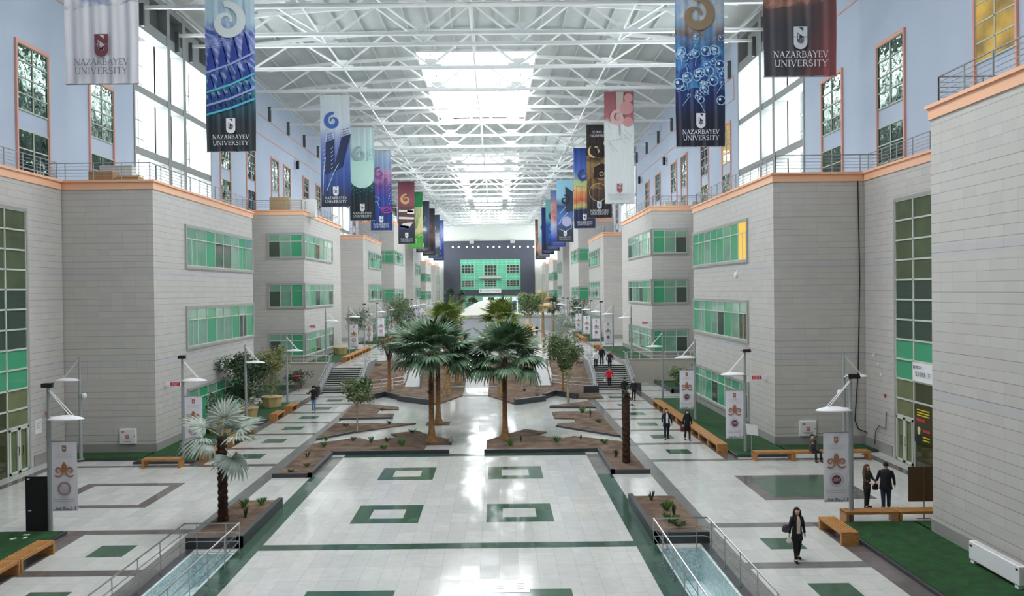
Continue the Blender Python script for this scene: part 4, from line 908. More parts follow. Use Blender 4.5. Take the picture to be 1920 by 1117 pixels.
def art_books(q, P):
    for k, (y, w, m) in enumerate(((6.3, 2.4, 0), (5.75, 2.6, 1), (5.1, 2.2, 0), (4.5, 2.7, 1), (3.9, 2.4, 0))):
        q.add([P(-1.35, y), P(-1.35+w, y-.1), P(-1.35+w, y+.25), P(-1.35, y+.4)], [(0, 1, 2, 3)], m)
    q.add([P(.1, 5.2), P(1.4, 5.4), P(1.4, 6.3), P(.1, 6.0)], [(0, 1, 2, 3)], 1); q.add([P(-1.3, 3.1), P(.3, 2.7), P(1.2, 3.9), P(-.6, 3.7)], [(0, 1, 2, 3)], 1)
    q.add([P(-1.3, 2.9), P(.3, 2.5), P(.5, 3.2), P(-1.2, 3.4)], [(0, 1, 2, 3)], 2)
def art_lines(q, P):
    q.add([P(-.25, 8.2), P(.35, 8.2), P(.45, BL-.05), P(-.3, BL-.05)], [(0, 1, 2, 3)], 1)
    for x, y, r in ((.75, 9.6, .68), (.9, 8.2, .5), (.95, 10.6, .45)): disc(q, x, y, r, P, 2)
    for a, b in (((-1.2, 8.0), (-.9, 7.5)), ((.1, 7.6), (.2, 6.4)), ((.2, 6.4), (.7, 6.0)), ((-.6, 5.2), (-1.1, 6.2)), ((.4, 7.0), (1.1, 6.3)), ((.5, 7.4), (1.25, 6.7)), ((-1.2, 6.4), (-.2, 5.2)), ((-.9, 6.3), (1.0, 6.6))): strip(q, [a, b], .025, P, 0)
    strip(q, [(.05, 8.1), (.05, 6.9)], .08, P, 0)
def art_gears(q, P):
    disc(q, .3, 5.6, 1.0, P, 0, r2=.93, n=26); disc(q, .3, 5.3, .28, P, 1, r2=.2); disc(q, .3, 5.3, .1, P, 1)
    disc(q, -.1, 3.1, 1.1, P, 1, r2=1.04, n=26)
    q.add([P(-.7, 4.8), P(1.0, 4.9), P(1.2, 6.3), P(.3, 6.6), P(-.6, 6.1)], [(0, 1, 2, 3, 4)], 2)
    disc(q, .3, 5.3, .28, P, 1, r2=.2); disc(q, -.6, 8.0, .75, P, 1, r2=.5, n=18); disc(q, .9, 9.0, .35, P, 1, r2=.15, n=10)
    text(q, 'SCHOOL OF', .1, 10.2, .3, P, 3, fit=1.7); text(q, 'ENGINEERING', .0, 9.75, .3, P, 3, fit=2.2)
def art_sunset(q, P):
    q.add([P(-1.45, 6.0)]+[P(-1.45+2.9*i/8, 6.6+.3*sin(i*1.7)) for i in range(9)]+[P(1.45, 5.6)], [tuple(range(11))], 0)
    for k in range(12): strip(q, [(-1.4+k*.25, 2.6), (-1.35+k*.25, 5.2)], .03, P, 1)
def art_skull(q, P):
    q.add([P(.3+.9*cos(2*pi*i/18), 3.7+.9*sin(2*pi*i/18)) for i in range(18)], [tuple(range(18))], 1)
    strip(q, [(-.9, 5.2), (0, 6.2), (.9, 6.6), (.4, 5.2), (-.6, 4.2), (-1.2, 3.2)], .12, P, 0); strip(q, [(-1.1, 2.4), (0, 1.95), (1.1, 2.5), (1.3, 3.6)], .09, P, 0)
    disc(q, -.9, 3.6, .16, P, 0); q.add([P(.1, BL-1.2), P(1.45, BL-2.2), P(1.45, 5.6), P(.2, 5.4)], [(0, 1, 2, 3)], 2)
def art_petals(q, P):
    for k in range(5): strip(q, [(-1.0+.1*k, 2.6), (-.3+.16*k, 4.5), (-.2+.3*k, 7), (-.1+.33*k, 9.6)], .07, P, 0)
    q.add([P(x, y) for x, y in ((-1.4, 8.2), (1.4, 8.4), (1.4, BL-.1), (-1.4, BL-.1))], [(0, 1, 2, 3)], 2)
    strip(q, [(.5, 2.3), (1.2, 2.8), (1.4, 2.5)], .08, P, 1)
def art_bolt(q, P):
    rnd = random.Random(8)
    for k in range(7):
        x = rnd.uniform(-1, 1); pts = [(x, 10)]
        for j in range(9): x = max(-1.4, min(1.4, x+rnd.uniform(-.5, .5))); pts.append((x, 9-j*.9))
        strip(q, pts, .07, P, 0 if k % 2 else 1)
def art_rings(q, P):
    for x, y, r in ((0, 7.4, .7), (.2, 5, .9), (-.3, 3.4, .5)): disc(q, x, y, r, P, 0, r2=r*.78, n=18)
    disc(q, .4, 5.0, .45, P, 1, n=14)
D = dict
BAN = {-1: [
 D(y=33, st=[(0, '7fa6cf'), (.45, 'd5e0ea'), (.56, '4f7fb4'), (.6, 'b9cfe2'), (.66, 'e4e4e9'), (1, 'dcdbe2')], sty='noise', c2='3f6ea8', rng=(.4, .72), ink='7d8088', cr='7a4450', curl=None, art=None, lb='white banner with blue brush stroke and brown crest'),
 D(y=49, st=[(0, 'c3d8dc'), (.3, 'b4d2da'), (.36, '3a56a8'), (.4, '8c96d0'), (.52, '4a5eb0'), (.66, '2f7f9a'), (.75, '2b5a68'), (.84, '28323b'), (1, '2b3138')], sty='wave', c2='b9c4ea', rng=(.2, .7), curl=(-.15, 7.9, 1.05, 'dfe8e8', -1), ink='eef0f4', cr='eef0f4', art=art_fins, am=('33479a', '9fb0e4', '5fc0d0'), lb='blue banner with pale curl and rows of fins'),
 D(y=81, st=[(0, 'ccd6d6'), (.3, 'c8d0dc'), (.38, '8f9ac6'), (.55, '4a68b0'), (.78, '2b4a92'), (.92, '252c4c'), (1, '23283e')], curl=(-.25, 8.6, .8, '3b62b0', 1), ink='eceef4', cr='eceef4', art=art_towers, am=('1d2a50', 'c0d0ec', '1d2a50'), lb='pale topped banner with two dark towers on blue'),
 D(y=97, st=[(0, 'c8dadc'), (.5, 'b6dcd8'), (.62, '27464c'), (.7, '14303a'), (.85, '22292d'), (1, '23282c')], curl=(-.25, 8.0, .85, '9fb8b4', 1), ink='e8ecee', cr='e8ecee', art=art_moon, am=('bfe4d8', '5fb0b4', '5fb0b4'), lb='teal banner with a pale moon shape above black'),
 D(y=113, st=[(0, 'b4c8d8'), (.2, '8aa4c8'), (.3, 'c88aac'), (.45, '6a4a90'), (.6, '38489a'), (.8, '1f3c80'), (1, '1d3a76')], sty='noise', c2='2a3a80', rng=(.3, .7), curl=(-.3, 8.0, .8, '7a5a98', 1), ink='e8ecf4', cr='e8ecf4', art=art_loops, am=('d84a9a', '9ac0e8', 'd84a9a'), lb='purple and blue banner with pink loops'),
 D(y=145, st=[(0, '5a2434'), (.3, '8a4854'), (.42, '6a4440'), (.6, '503c3c'), (.78, '262a44'), (.9, '1f222c'), (1, '20232c')], curl=(-.1, 8.0, .9, 'c8a070', 1), ink='c8ccd4', cr='e0e4ea', art=art_books, am=('5e3c3a', 'd8d0cc', '3c4e88'), lb='dark red banner with stacked books'),
 D(y=161, st=[(0, '1c7a40'), (.2, '2a8a48'), (.25, 'cfd8a8'), (.7, 'd0c890'), (.78, '4a9a3c'), (1, '57a848')], ink='8cc880', cr='8cc880', curl=None, art=art_petals, am=('5a8a40', 'e8f0e8', '1c7a44'), lb='bright green banner with pale leaf blades'),
 D(y=177, st=[(0, '2c343c'), (.3, '4a5a70'), (.5, '5c6e88'), (.7, '54586a'), (.85, '383a44'), (1, '34363e')], curl=(-.3, 8, .8, '2a3850', 1), ink='c8ccd0', cr='d8dce0', art=art_rings, am=('8a94a8', 'e0e0e4', '8a94a8'), lb='slate grey banner with pale rings'),
 D(y=193, st=[(0, '241c26'), (.35, '60505a'), (.6, '785a5c'), (.8, '3c3640'), (1, '34323a')], sty='noise', c2='9a7a74', rng=(.3, .7), curl=None, art=None, am=None, ink='b8bcc0', cr='c8ccd0', lb='dim brown and purple banner'),
 D(y=209, st=[(0, '1e3440'), (.3, '4a6070'), (.6, 'a8acb0'), (.8, '38485a'), (1, '2e3c4a')], sty='wave', c2='dfe2e4', rng=(.4, .75), curl=(0, 8, .8, '8aa0a8', 1), art=None, am=None, ink='a8b0b8', cr='c0c8d0', lb='dark teal banner with white stripes'),
 D(y=225, st=[(0, '3c40a0'), (.3, 'a0b4e8'), (.6, '4650b0'), (.8, '26306c'), (1, '24305c')], curl=None, art=art_bolt, am=('e8ecff', 'b090f0', 'ffffff'), ink='a8b0d0', cr='c0c8e0', lb='violet banner with white lightning lines')],
 1: [
 D(y=33, st=[(0, '8a5a48'), (.55, 'c87a60'), (.62, '9a3a40'), (.68, 'b8786a'), (.74, '5c4c4c'), (.82, '47464c'), (1, '4a484e')], sty='noise', c2='dc9a78', rng=(.3, .74), side='b0524e', curl=None, art=None, am=None, ink='e6e6ea', cr='d8dce2', lb='red and charcoal banner'),
 D(y=49, st=[(0, 'b8b4b0'), (.3, 'c8ccd0'), (.38, '7a6a64'), (.46, '3a5a90'), (.6, '24448c'), (.75, '1c2c60'), (.85, '1b2236'), (1, '1c2130')], sty='noise', c2='5aa8e0', rng=(.2, .7), curl=(-.2, 8.0, 1.0, '9a8468', -1), ink='e8eaf0', cr='dfe4ee', art=art_bubbles, am=('a8d4f4', 'dff0fc', 'a8d4f4'), lb='deep blue banner covered with bubbles'),
 D(y=81, st=[(0, '8a4a54'), (.25, 'a86a70'), (.3, 'd8dcdc'), (1, 'd6dadc')], curl=(-.1, 8.6, .75, 'd8a8a8', 1), ink='b0b4b8', cr='a05a60', art=art_lines, am=('8a8e92', 'b8aaa4', 'c89090'), lb='white banner with rose top and thin drafting lines'),
 D(y=97, st=[(0, '2a2224'), (.35, '2c2422'), (.42, '8a6e48'), (.55, '5e4630'), (.75, '4e3a30'), (.85, '2a262a'), (1, '24222a')], sty='noise', c2='a08050', rng=(.35, .7), curl=(-.2, 8.1, .8, '2c2424', 1), ink='e4e6ea', cr='d8dce4', art=art_gears, am=('b8a078', 'd0b880', '2a1c18', 'e8e8ea'), lb='black and bronze banner lettered SCHOOL OF ENGINEERING'),
 D(y=113, st=[(0, '1f3c88'), (.3, '4a6cb8'), (.45, 'b8c090'), (.58, 'e09048'), (.66, 'c85a3c'), (.72, 'c8c070'), (.76, '1c2c50'), (1, '1a2440')], curl=(-.1, 7.4, .8, '2c4486', 1), ink='dfe2ec', cr='d8dcec', art=art_sunset, am=('a8c080', '2c3e6c', 'a8c080'), lb='blue banner with a yellow and orange sunset band'),
 D(y=145, st=[(0, '8ac0d4'), (.3, '8ab4cc'), (.42, '2c3e68'), (.6, '4a6ea8'), (.75, '38486c'), (.85, '2a2e3c'), (1, '282c38')], curl=(0, 7.6, .85, '16202c', -1), ink='b8bcc8', cr='e8ecf2', art=art_skull, am=('8ab8e8', 'a8a4c4', '2a3044'), lb='pale blue banner with a bold black curl'),
 D(y=161, st=[(0, '3a7ab8'), (.3, 'b87a7c'), (.5, 'a86a6c'), (.6, 'b0b8d0'), (.8, '4a6ac0'), (.88, '2c3c90'), (1, '2a3a8c')], sty='noise', c2='d8a8a0', rng=(.2, .6), curl=None, art=None, am=None, ink='8a94d0', cr='8a94d0', lb='blue banner with pink blotches'),
 D(y=177, st=[(0, '7ac0b8'), (.35, '6ab0c0'), (.5, '2a5a9c'), (.75, '2a4c8a'), (.9, '1c2c50'), (1, '1c2a48')], curl=(0, 7.6, .8, '1c4a60', 1), art=art_rings, am=('4a9ad0', '7ac8e0', '7ac8e0'), ink='8a98b8', cr='c8d4e8', lb='turquoise to navy banner with rings'),
 D(y=193, st=[(0, '1c2c70'), (.4, '24347c'), (1, '1c2448')], curl=None, art=None, am=None, ink='9aa4c8', cr='9aa4c8', lb='plain navy banner'),
 D(y=209, st=[(0, 'b8c4bc'), (.4, 'a8c0c0'), (.6, '6a9ab0'), (.8, 'b09080'), (1, '3c3c48')], curl=(0, 7.6, .8, '2c5a5c', 1), art=None, am=None, ink='a8b0b8', cr='b0b8c0', lb='pale green banner with a dark curl'),
 D(y=225, st=[(0, '6a3c38'), (.35, '8a6050'), (.5, '2c343c'), (.7, 'b86a48'), (.85, '40383c'), (1, '34343c')], sty='noise', c2='d09870', rng=(.3, .8), curl=None, art=None, am=None, ink='a8a8b0', cr='b0b0b8', lb='rust and black banner')]}
for s in (-1, 1):
    for i, b in enumerate(BAN[s]):
        t = thing('hanging_banner', '%s, %s in the %s roof row' % (b['lb'], ORD[i], SIDE[s]), 'banner', (sx(s, 14.3), min(TY, key=lambda q: abs(q-b['y'])), BZ), 0, 'banners hanging from the roof')
        fo = MB(); nx, nz = (40, 14) if i < 5 else (16, 4); amp = .035 if i < 3 else .02; V = []
        for j in range(nz+1):
            for k in range(nx+1):
                x = -1.5+3*k/nx; z = -BL*j/nz; q_ = .55+.45*j/nz
                V.append((x*(1-.01*sin(j)), amp*q_*(sin(x*9+i)+.6*sin(x*17+2*i+z*.25)), z))
        fo.add(V, [(j*(nx+1)+k, (j+1)*(nx+1)+k, (j+1)*(nx+1)+k+1, j*(nx+1)+k+1) for j in range(nz) for k in range(nx)])
        fo.build('sheet', bmat('banner_print_%s_%d' % (SIDE[s], i), b['st'], b.get('sty'), b.get('c2', 'ffffff'), .6, 1.1, b.get('rng', (0, 1)), b.get('side')), t, smooth=True)
        q = MB(); q.tube([(-1.52, 0, .02), (1.52, 0, .02)], .035, 6); q.tube([(-1.5, 0, -BL), (1.5, 0, -BL)], .03, 6)
        q.tube([(-1.3, 0, 0), (-1.3, 0, .35)], .015, 4); q.tube([(1.3, 0, 0), (1.3, 0, .35)], .015, 4); q.build('hanging_rail', STEELG, t)
        P = PL((0, -.075, -BL), (1, 0, 0), (0, 0, 1), (0, -.012, 0)); ink = mat('ink_'+b['ink'], b['ink'], .5); cr = mat('ink_'+b['cr'], b['cr'], .5)
        q = MB(); crest(q, 0, 1.18, .56, P); q.build('crest', [cr, mat('crest_gap_%s%d' % (s, i), b['st'][-1][1], .5)], t)
        q = MB(); text(q, 'NAZARBAYEV', 0, .75, .27, P, fit=2.25); text(q, 'UNIVERSITY', 0, .38, .27, P, fit=2.2); q.build('lettering', ink, t)
        P = PL((0, -.068, -BL), (1, 0, 0), (0, 0, 1), (0, -.012, 0))
        if b['art']:
            am = b['am'] if len(b['am']) > 3 else tuple(b['am'])+('e8e8ea',)
            q = MB(); b['art'](q, P); q.build('printed_artwork', [mat('print_'+c, c, .5) for c in am], t)
        if b['curl']:
            x, y, r, c, fl_ = b['curl']; P2 = PL((0, -.082, -BL), (1, 0, 0), (0, 0, 1), (0, -.01, 0)); q = MB(); curl(q, x, y, r, P2, 0, fl_, 1.3, .55, 80); q.build('printed_curl', mat('print_'+c, c, .5), t)
# ================================================================ lamp posts and their signs
def lamp(s, x, y, z0, dirx, flood, lab, cam_=False):
    t = thing('lamp_post', lab, 'lamp post', (x, y, z0), 0, 'slim lamp posts with white wing reflectors')
    q = MB(); q.lathe([(.16, 0), (.16, .04), (.085, .06), (.08, 2.6), (.08, 4.1), (.06, 4.12), (.055, 5.3)], n=12); q.build('pole', STEELG, t)
    d = dirx; q = MB(); n = 14; V = []
    for j in range(5):
        for k in range(n):
            a = 2*pi*k/n; rr = j/4; X = .62+.66*rr*cos(a); V.append((d*X, .34*rr*sin(a), 4.2+.06-.13*rr*rr))
    m_ = len(V); V += [(a_, b_, c_-.035) for a_, b_, c_ in V]
    Fc = [(j*n+k, j*n+(k+1) % n, (j+1)*n+(k+1) % n, (j+1)*n+k) for j in range(4) for k in range(n)]; Fc += [tuple(m_+i for i in f[::-1]) for f in Fc]
    Fc += [(4*n+k, 4*n+(k+1) % n, m_+4*n+(k+1) % n, m_+4*n+k) for k in range(n)]
    q.add(V, Fc); q.build('wing_reflector', WHITE, t, smooth=True)
    for yy in (-.1, .1):
        q = MB(); q.tube([(0, yy*.4, 5.2), (d*.85, yy, 4.22)], .016, 6); q.build('strut', WHITE, t)
    q = MB(); q.tube([(0, 0, 4.19), (d*.4, 0, 4.2)], .025, 6); q.build('arm', WHITE, t)
    if flood:
        q = MB(); q.prism([(-.2, -.1), (.2, -.1), (.13, .12), (-.13, .12)], 0, .16); q.xf(lambda a_, b_, c_: (a_+.05, b_-.12, c_+5.28)); q.tube([(0, 0, 5.2), (0, -.05, 5.36)], .03, 6); q.tube([(-.2, -.1, 5.35), (.26, -.12, 5.45), (.28, -.2, 5.3)], .015, 5)
        q.build('floodlight', BLACK, t)
    if cam_:
        q = MB(); q.lathe([(.02, -.12), (.09, -.1), (.12, 0), (.1, .13), (.03, .16)], (-d*.22, 0, 3.3), 10); q.tube([(0, 0, 3.4), (-d*.22, 0, 3.42)], .02, 5); q.build('dome_camera', WHITE, t)
    return t
CU = mat('copper_print', 'a86e50', .5); SEAL = mat('seal_print', '6e3c4c', .5); PALE = mat('pale_print', 'b8b4bc', .5); SHEET = mat('sign_fabric', 'e2e1ea', .55)
def signproto(kind):
    t = empty('pole_banner', (0, 0, 0)); w = .91
    q = MB(); V = []
    for j in range(9):
        for k in range(9): V.append((w*k/8, .012*sin(k*1.4+j*.5), 3.3-2.52*j/8))
    q.add(V, [(j*9+k, (j+1)*9+k, (j+1)*9+k+1, j*9+k+1) for j in range(8) for k in range(8)]); q.add([(a, b+.012, c) for a, b, c in V], [(j*9+k+1, (j+1)*9+k+1, (j+1)*9+k, j*9+k) for j in range(8) for k in range(8)])
    q.build('sheet', SHEET, t, smooth=True)
    q = MB(); q.tube([(-.12, 0, 3.32), (w+.02, 0, 3.32)], .02, 6); q.build('top_rod', STEELG, t)
    P = PL((w/2, -.02, .78), (1, 0, 0), (0, 0, 1), (0, -.004, 0))
    q = MB(); crest(q, 0, 2.17, .15, P); q.build('crest', [CU, SHEET], t)
    q = MB(); text(q, 'NAZARBAYEV', 0, 2.02, .075, P, fit=.66); text(q, 'UNIVERSITY', 0, 1.92, .075, P, fit=.64); strip(q, [(-.4, .42), (.38, .42)], .02, P); strip(q, [(-.36, .35), (.34, .35)], .02, P); q.build('lettering', PALE, t)
    q = MB(); q.add([P(*p) for p in ((-.06, 1.42), (.06, 1.42), (.1, 1.58), (.075, 1.7), (0, 1.8), (-.075, 1.7), (-.1, 1.58))], [tuple(range(7))])
    for f_ in (-1, 1):
        curl(q, f_*.215, 1.47, .125, P, 0, -f_, 1.35, .5, -35); strip(q, [(f_*.03, 1.46), (f_*.07, 1.33), (f_*.15, 1.265), (f_*.24, 1.25), (f_*.33, 1.29)], .05, P)
    q.build('ornament', CU, t)
    q = MB(); disc(q, 0, .82, .255, P, 0, r2=.235)
    if kind: disc(q, 0, .82, .17, P, 1)
    else: disc(q, 0, .82, .25, P, 1, r2=.17); q.add([P(-.14, .66), P(.14, .66), P(.12, .84), P(-.12, .84)], [(0, 1, 2, 3)], 0)
    q.build('round_seal', [PALE, SEAL if kind else mat('seal_mauve', 'a78798', .5)], t)
    if kind: q = MB(); P3 = PL((w/2, -.05, .78), (1, 0, 0), (0, 0, 1), (0, 0, 0)); text(q, '2015', 0, .77, .1, P3, fit=.26, serif=False); q.build('seal_lettering', SHEET, t)
    q = MB(); rnd = random.Random(1); x = -.42
    while x < .4: h_ = rnd.uniform(.03, .16); wd = rnd.uniform(.03, .1); q.add([P(x, .02), P(x+wd, .02), P(x+wd, .02+h_), P(x, .02+h_)], [(0, 1, 2, 3)]); x += wd+.01
    q.build('skyline_print', mat('skyline_grey', '8a8c98', .5), t)
    return t
sp = {0: signproto(0), 1: signproto(1)}; used = {0: False, 1: False}
LY = [(29.3, 0, 1, 1), (41.8, 0, 1, 1), (52.3, 0, 0, 1), (62.6, 0, 0, 0), (77, UP, 0, 0), (89, UP, 0, 1), (99.5, UP, 1, 1), (110, UP, 1, 1), (121, UP, 0, 1), (146, UP, 1, 1), (155, UP, 1, 1), (164, UP, 0, 1), (173, UP, 1, 1), (195, UP, 0, 1), (206, UP, 0, 1), (217, UP, 0, 1)]
nxt = {-1: 0, 1: 0}
for s in (-1, 1):
    for i, (y, z0, fl_, sg) in enumerate(LY):
        if s < 0 and y == 52.3: sg = 0
        lamp(s, sx(s, 14.58), y, z0, -s, fl_, 'lamp post with %swhite wing reflector, %s walk, %s from the camera' % ('floodlight and ' if fl_ else '', SIDE[s], ORD[i]))
        if sg:
            k = 1 if s > 0 else 0; p = sp[k] if not used[k] else copy_tree(sp[k]); used[k] = True
            p.location = (sx(s, 14.58)+(.1 if s < 0 else -1.01), y-.02, z0)
            tag(p, 'white pole banner with copper ornament and seal, %s along the %s walk' % (ORD[nxt[s]], SIDE[s]), 'pole banner', 'white banners on the lamp posts'); nxt[s] += 1
    lamp(s, sx(s, 19.85 if s < 0 else 19.07), 41.7 if s < 0 else 40.3, .1 if s < 0 else 0, s, 0, 'lamp post standing back by the shaded %s wall, reflector turned away' % SIDE[s], True)
# ================================================================ benches
def bench(L, lab=None, along='y'):
    t = empty('wooden_bench'); q = MB(); n = 6; w = .58
    for k in range(n): a = -w/2+w*k/n; q.box(a+.013, -L/2, .36, a+w/n-.013, L/2, .46)
    q.build('seat', WOOD, t)
    for e in (-1, 1):
        q = MB()
        for k in range(n): a = -w/2+w*k/n; q.box(a+.003, e*L/2, 0, a+w/n-.003, e*(L/2-.1), .455)
        q.build('leg', WOOD, t)
    return t
bproto = bench(1.9); first = True
BEN = []
for k in range(9): BEN.append((11.73, 43.0+1.93*k, 0, 0, 'orange pine bench in the long row on the right walk, %s from the camera' % ORD[k]))
BEN += [(11.65, 27.63, 0, 0, 'pine bench at the corner of the near right lawn, beside the walking woman'), (13.52, 29.35, pi/2, 0, 'pine bench behind the near right lawn, left of the pair'), (15.45, 29.35, pi/2, 0, 'pine bench behind the near right lawn, running into the near block'),
        (13.7, 40.15, pi/2, 0, 'pine bench by the shaded right wall, leftmost of three'), (15.62, 40.15, pi/2, 0, 'pine bench by the shaded right wall with the seated man'), (17.54, 40.15, pi/2, 0, 'pine bench by the shaded right wall, rightmost of three'),
        (-15.1, 25.9, 0, 0, 'pine bench at the edge of the near left lawn, farther one'), (-15.1, 23.95, 0, 0, 'pine bench at the edge of the near left lawn, nearer one'),
        (-16.7, 40.15, pi/2, 0, 'pine bench standing alone before the shaded left wall'), (-15.1, 42.4, 0, 0, 'pine bench at the start of the left walk row'), (-15.1, 46.2, 0, 0, 'pine bench behind the small left palm'), (-15.1, 48.2, 0, 0, 'pine bench beyond the small left palm beside a wooden planter'),
        (-15.1, 55.2, 0, 0, 'pine bench on the left walk, last but one before the stairs'), (-15.1, 59.0, 0, 0, 'pine bench on the left walk nearest the stairs')]
for k in range(8): BEN.append((-15.15, 80.8+1.93*k, 0, UP, 'pine bench in the row above the left stairs, %s from the stairs' % ORD[k]))
BEN.append((11.7, 94, 0, UP, 'single pine bench on the upper right walk before the gap'))
for s in (-1, 1):
    for k in range(6): BEN.append((sx(s, 13.45), 108.5+1.93*k, 0, UP, 'small distant pine bench beyond the upper gap on the %s, %s along' % (SIDE[s], ORD[k])))
    for k in range(5): BEN.append((sx(s, 13.45), 147+1.93*k, 0, UP, 'very distant pine bench by the tall block on the %s, %s along' % (SIDE[s], ORD[k])))
for i, (x, y, rz, z, lab) in enumerate(BEN):
    o = bproto if i == 0 else copy_tree(bproto); o.location = (x, y, z); o.rotation_euler.z = rz; tag(o, lab, 'bench', 'pine benches along the walks')
# ================================================================ steel railings round the basins
for s in (-1, 1):
    t = thing('basin_railing', 'polished steel railing round the %s mosaic basin' % SIDE[s], 'railing')
    xa, xb = sx(s, 6.85), sx(s, 8.66); ye = 26.62
    q = MB(); q.tube([(xa, 8, 1.02), (xa, ye, 1.02), (xb, ye, 1.02), (xb, 8, 1.02)], .026, 8); q.build('handrail', INOX, t)
    for hz in (.42, .72):
        q = MB(); q.tube([(xa, 8, hz), (xa, ye, hz)], .014, 6); q.tube([(xa, ye, hz), (xb-s*.15, ye, hz), (xb, ye-.15, hz), (xb, 8, hz)], .014, 6); q.build('rail', INOX, t)
    pts = [(xa, ye-.02-1.45*k) for k in range(12)]+[(xb, ye-.4-1.55*k) for k in range(12)]+[(xa+(xb-xa)*.25, ye), (xa+(xb-xa)*.78, ye)]
    for x, y in pts: q = MB(); q.lathe([(.035, 0), (.035, .03), (.016, .035), (.016, 1.0)], (x, y, 0), 8); q.build('post', INOX, t)
# ================================================================ boards, radiator, planters
t = thing('display_board', 'black upright display board beside the nearest left lamp post', 'display board', (-16.8, 29.32, 0))
q = MB(); q.box(-.4, -.03, 0, .4, .03, 2.03); q.build('panel', BLACK, t); q = MB(); q.box(-.33, -.04, 1.93, -.24, -.03, 1.97); q.box(-.3, -.04, .78, -.19, -.03, .82); q.build('paper_scrap', WHITE, t)
for i, (x, y) in enumerate(((-16.75, 28.55), (-16.95, 28.1), (-16.6, 28.2))):
    q = MB(); q.box(-.1, -.05, 0, .1, .05, .02); o = q.build('paper_scrap', WHITE); o.location = (x, y, .13); o.rotation_euler.z = i*.8; tag(o, 'white paper scrap on the near left lawn, %s of three' % ['nearest the black board', 'leftmost', 'rightmost'][i], 'paper')
t = thing('display_board', 'brown display board on a thin stand beside the near right block', 'display board', (15.72, 29.75, 0))
q = MB(); q.box(-.56, -.02, .64, .6, .02, 1.93); q.build('panel', mat('brown_board', '4d3a20', .6, var=.15), t); q = MB(); q.tube([(0, -.035, 0), (0, -.035, 1.93)], .02, 6); q.tube([(-.25, 0, .01), (.25, 0, .01)], .02, 6); q.build('stand', mat('rust_rod', '6b4a2c', .5), t)
t = thing('info_stand', 'small white tilted notice on a thin metal stand near the right benches', 'notice stand', (12.75, 40.45, 0))
q = MB(); q.tube([(0, 0, .02), (0, 0, 1.3)], .022, 6); q.tube([(-.3, 0, .02), (.3, 0, .02)], .02, 6); q.tube([(0, -.25, .02), (0, .25, .02)], .02, 6); q.build('stand', STEELG, t)
q = MB(); q.box(-.28, -.02, 1.22, .3, .0, 1.75); q.xf(lambda a, b, c: (a+(c-1.5)*-.12, b-.02, c+a*-.15)); q.build('notice', WHITE, t)
t = thing('convector_heater', 'long white convector heater standing on the turf against the near right block', 'heater', (14.55, 23.5, .12))
q = MB(); q.box(-.12, -1.2, .1, .12, 1.2, .66); bevel(q.build('body', WHITE, t), .03)
q = MB()
for k in range(26): q.box(-.09, -1.1+k*.085, .655, .09, -1.1+k*.085+.05, .668)
q.build('grille', mat('grille_grey', 'cfcfd1', .4), t)
for yy in (-1.05, 1.05): q = MB(); q.box(-.1, yy-.08, 0, .1, yy+.08, .11); q.build('foot', WHITE, t)
q = MB(); q.box(-.128, -1.14, .52, -.12, -1.04, .58); q.box(-.128, 1.02, .5, -.12, 1.14, .56); q.build('badge', BLACK, t)
q = MB(); q.tube([(.05, -1.2, .3), (.1, -1.32, .2), (.3, -1.34, .15)], .03, 6); q.tube([(.02, -1.2, .45), (.1, -1.3, .42), (.32, -1.32, .4)], .02, 6); q.build('pipe', mat('pipe_dark', '3a2c28', .5), t); q = MB(); q.ball((.08, -1.3, .33), .035, 6); q.build('valve', mat('valve_yellow', 'd8c020', .4), t)
def planter(x, y, z, lab):
    t = thing('wooden_planter', lab, 'planter', (x, y, z)); q = MB(); n = 8
    q.lathe([(.66, 0), (.8, .75), (.74, .75), (.72, .6)], n=n); q.build('tub', WOOD2, t); q = MB(); q.lathe([(.7, .55), (.7, .66)], n=n); q.build('soil', SOIL, t)
    q = MB(); q.lathe([(.81, .7), (.84, .7), (.84, .78), (.78, .78)], n=n); q.build('rim', WOOD2, t)
planter(-17.0, 49.4, .13, 'octagonal wooden planter on the left lawn, nearest of three'); planter(-17.0, 54.6, .13, 'octagonal wooden planter on the left lawn, middle one'); planter(-16.9, 60.4, .13, 'octagonal wooden planter on the left lawn, nearest the stairs')
planter(-17.1, 88, UP+.13, 'octagonal wooden planter on the upper left lawn'); planter(13.9, 112, UP+.13, 'octagonal wooden planter on the upper right lawn')
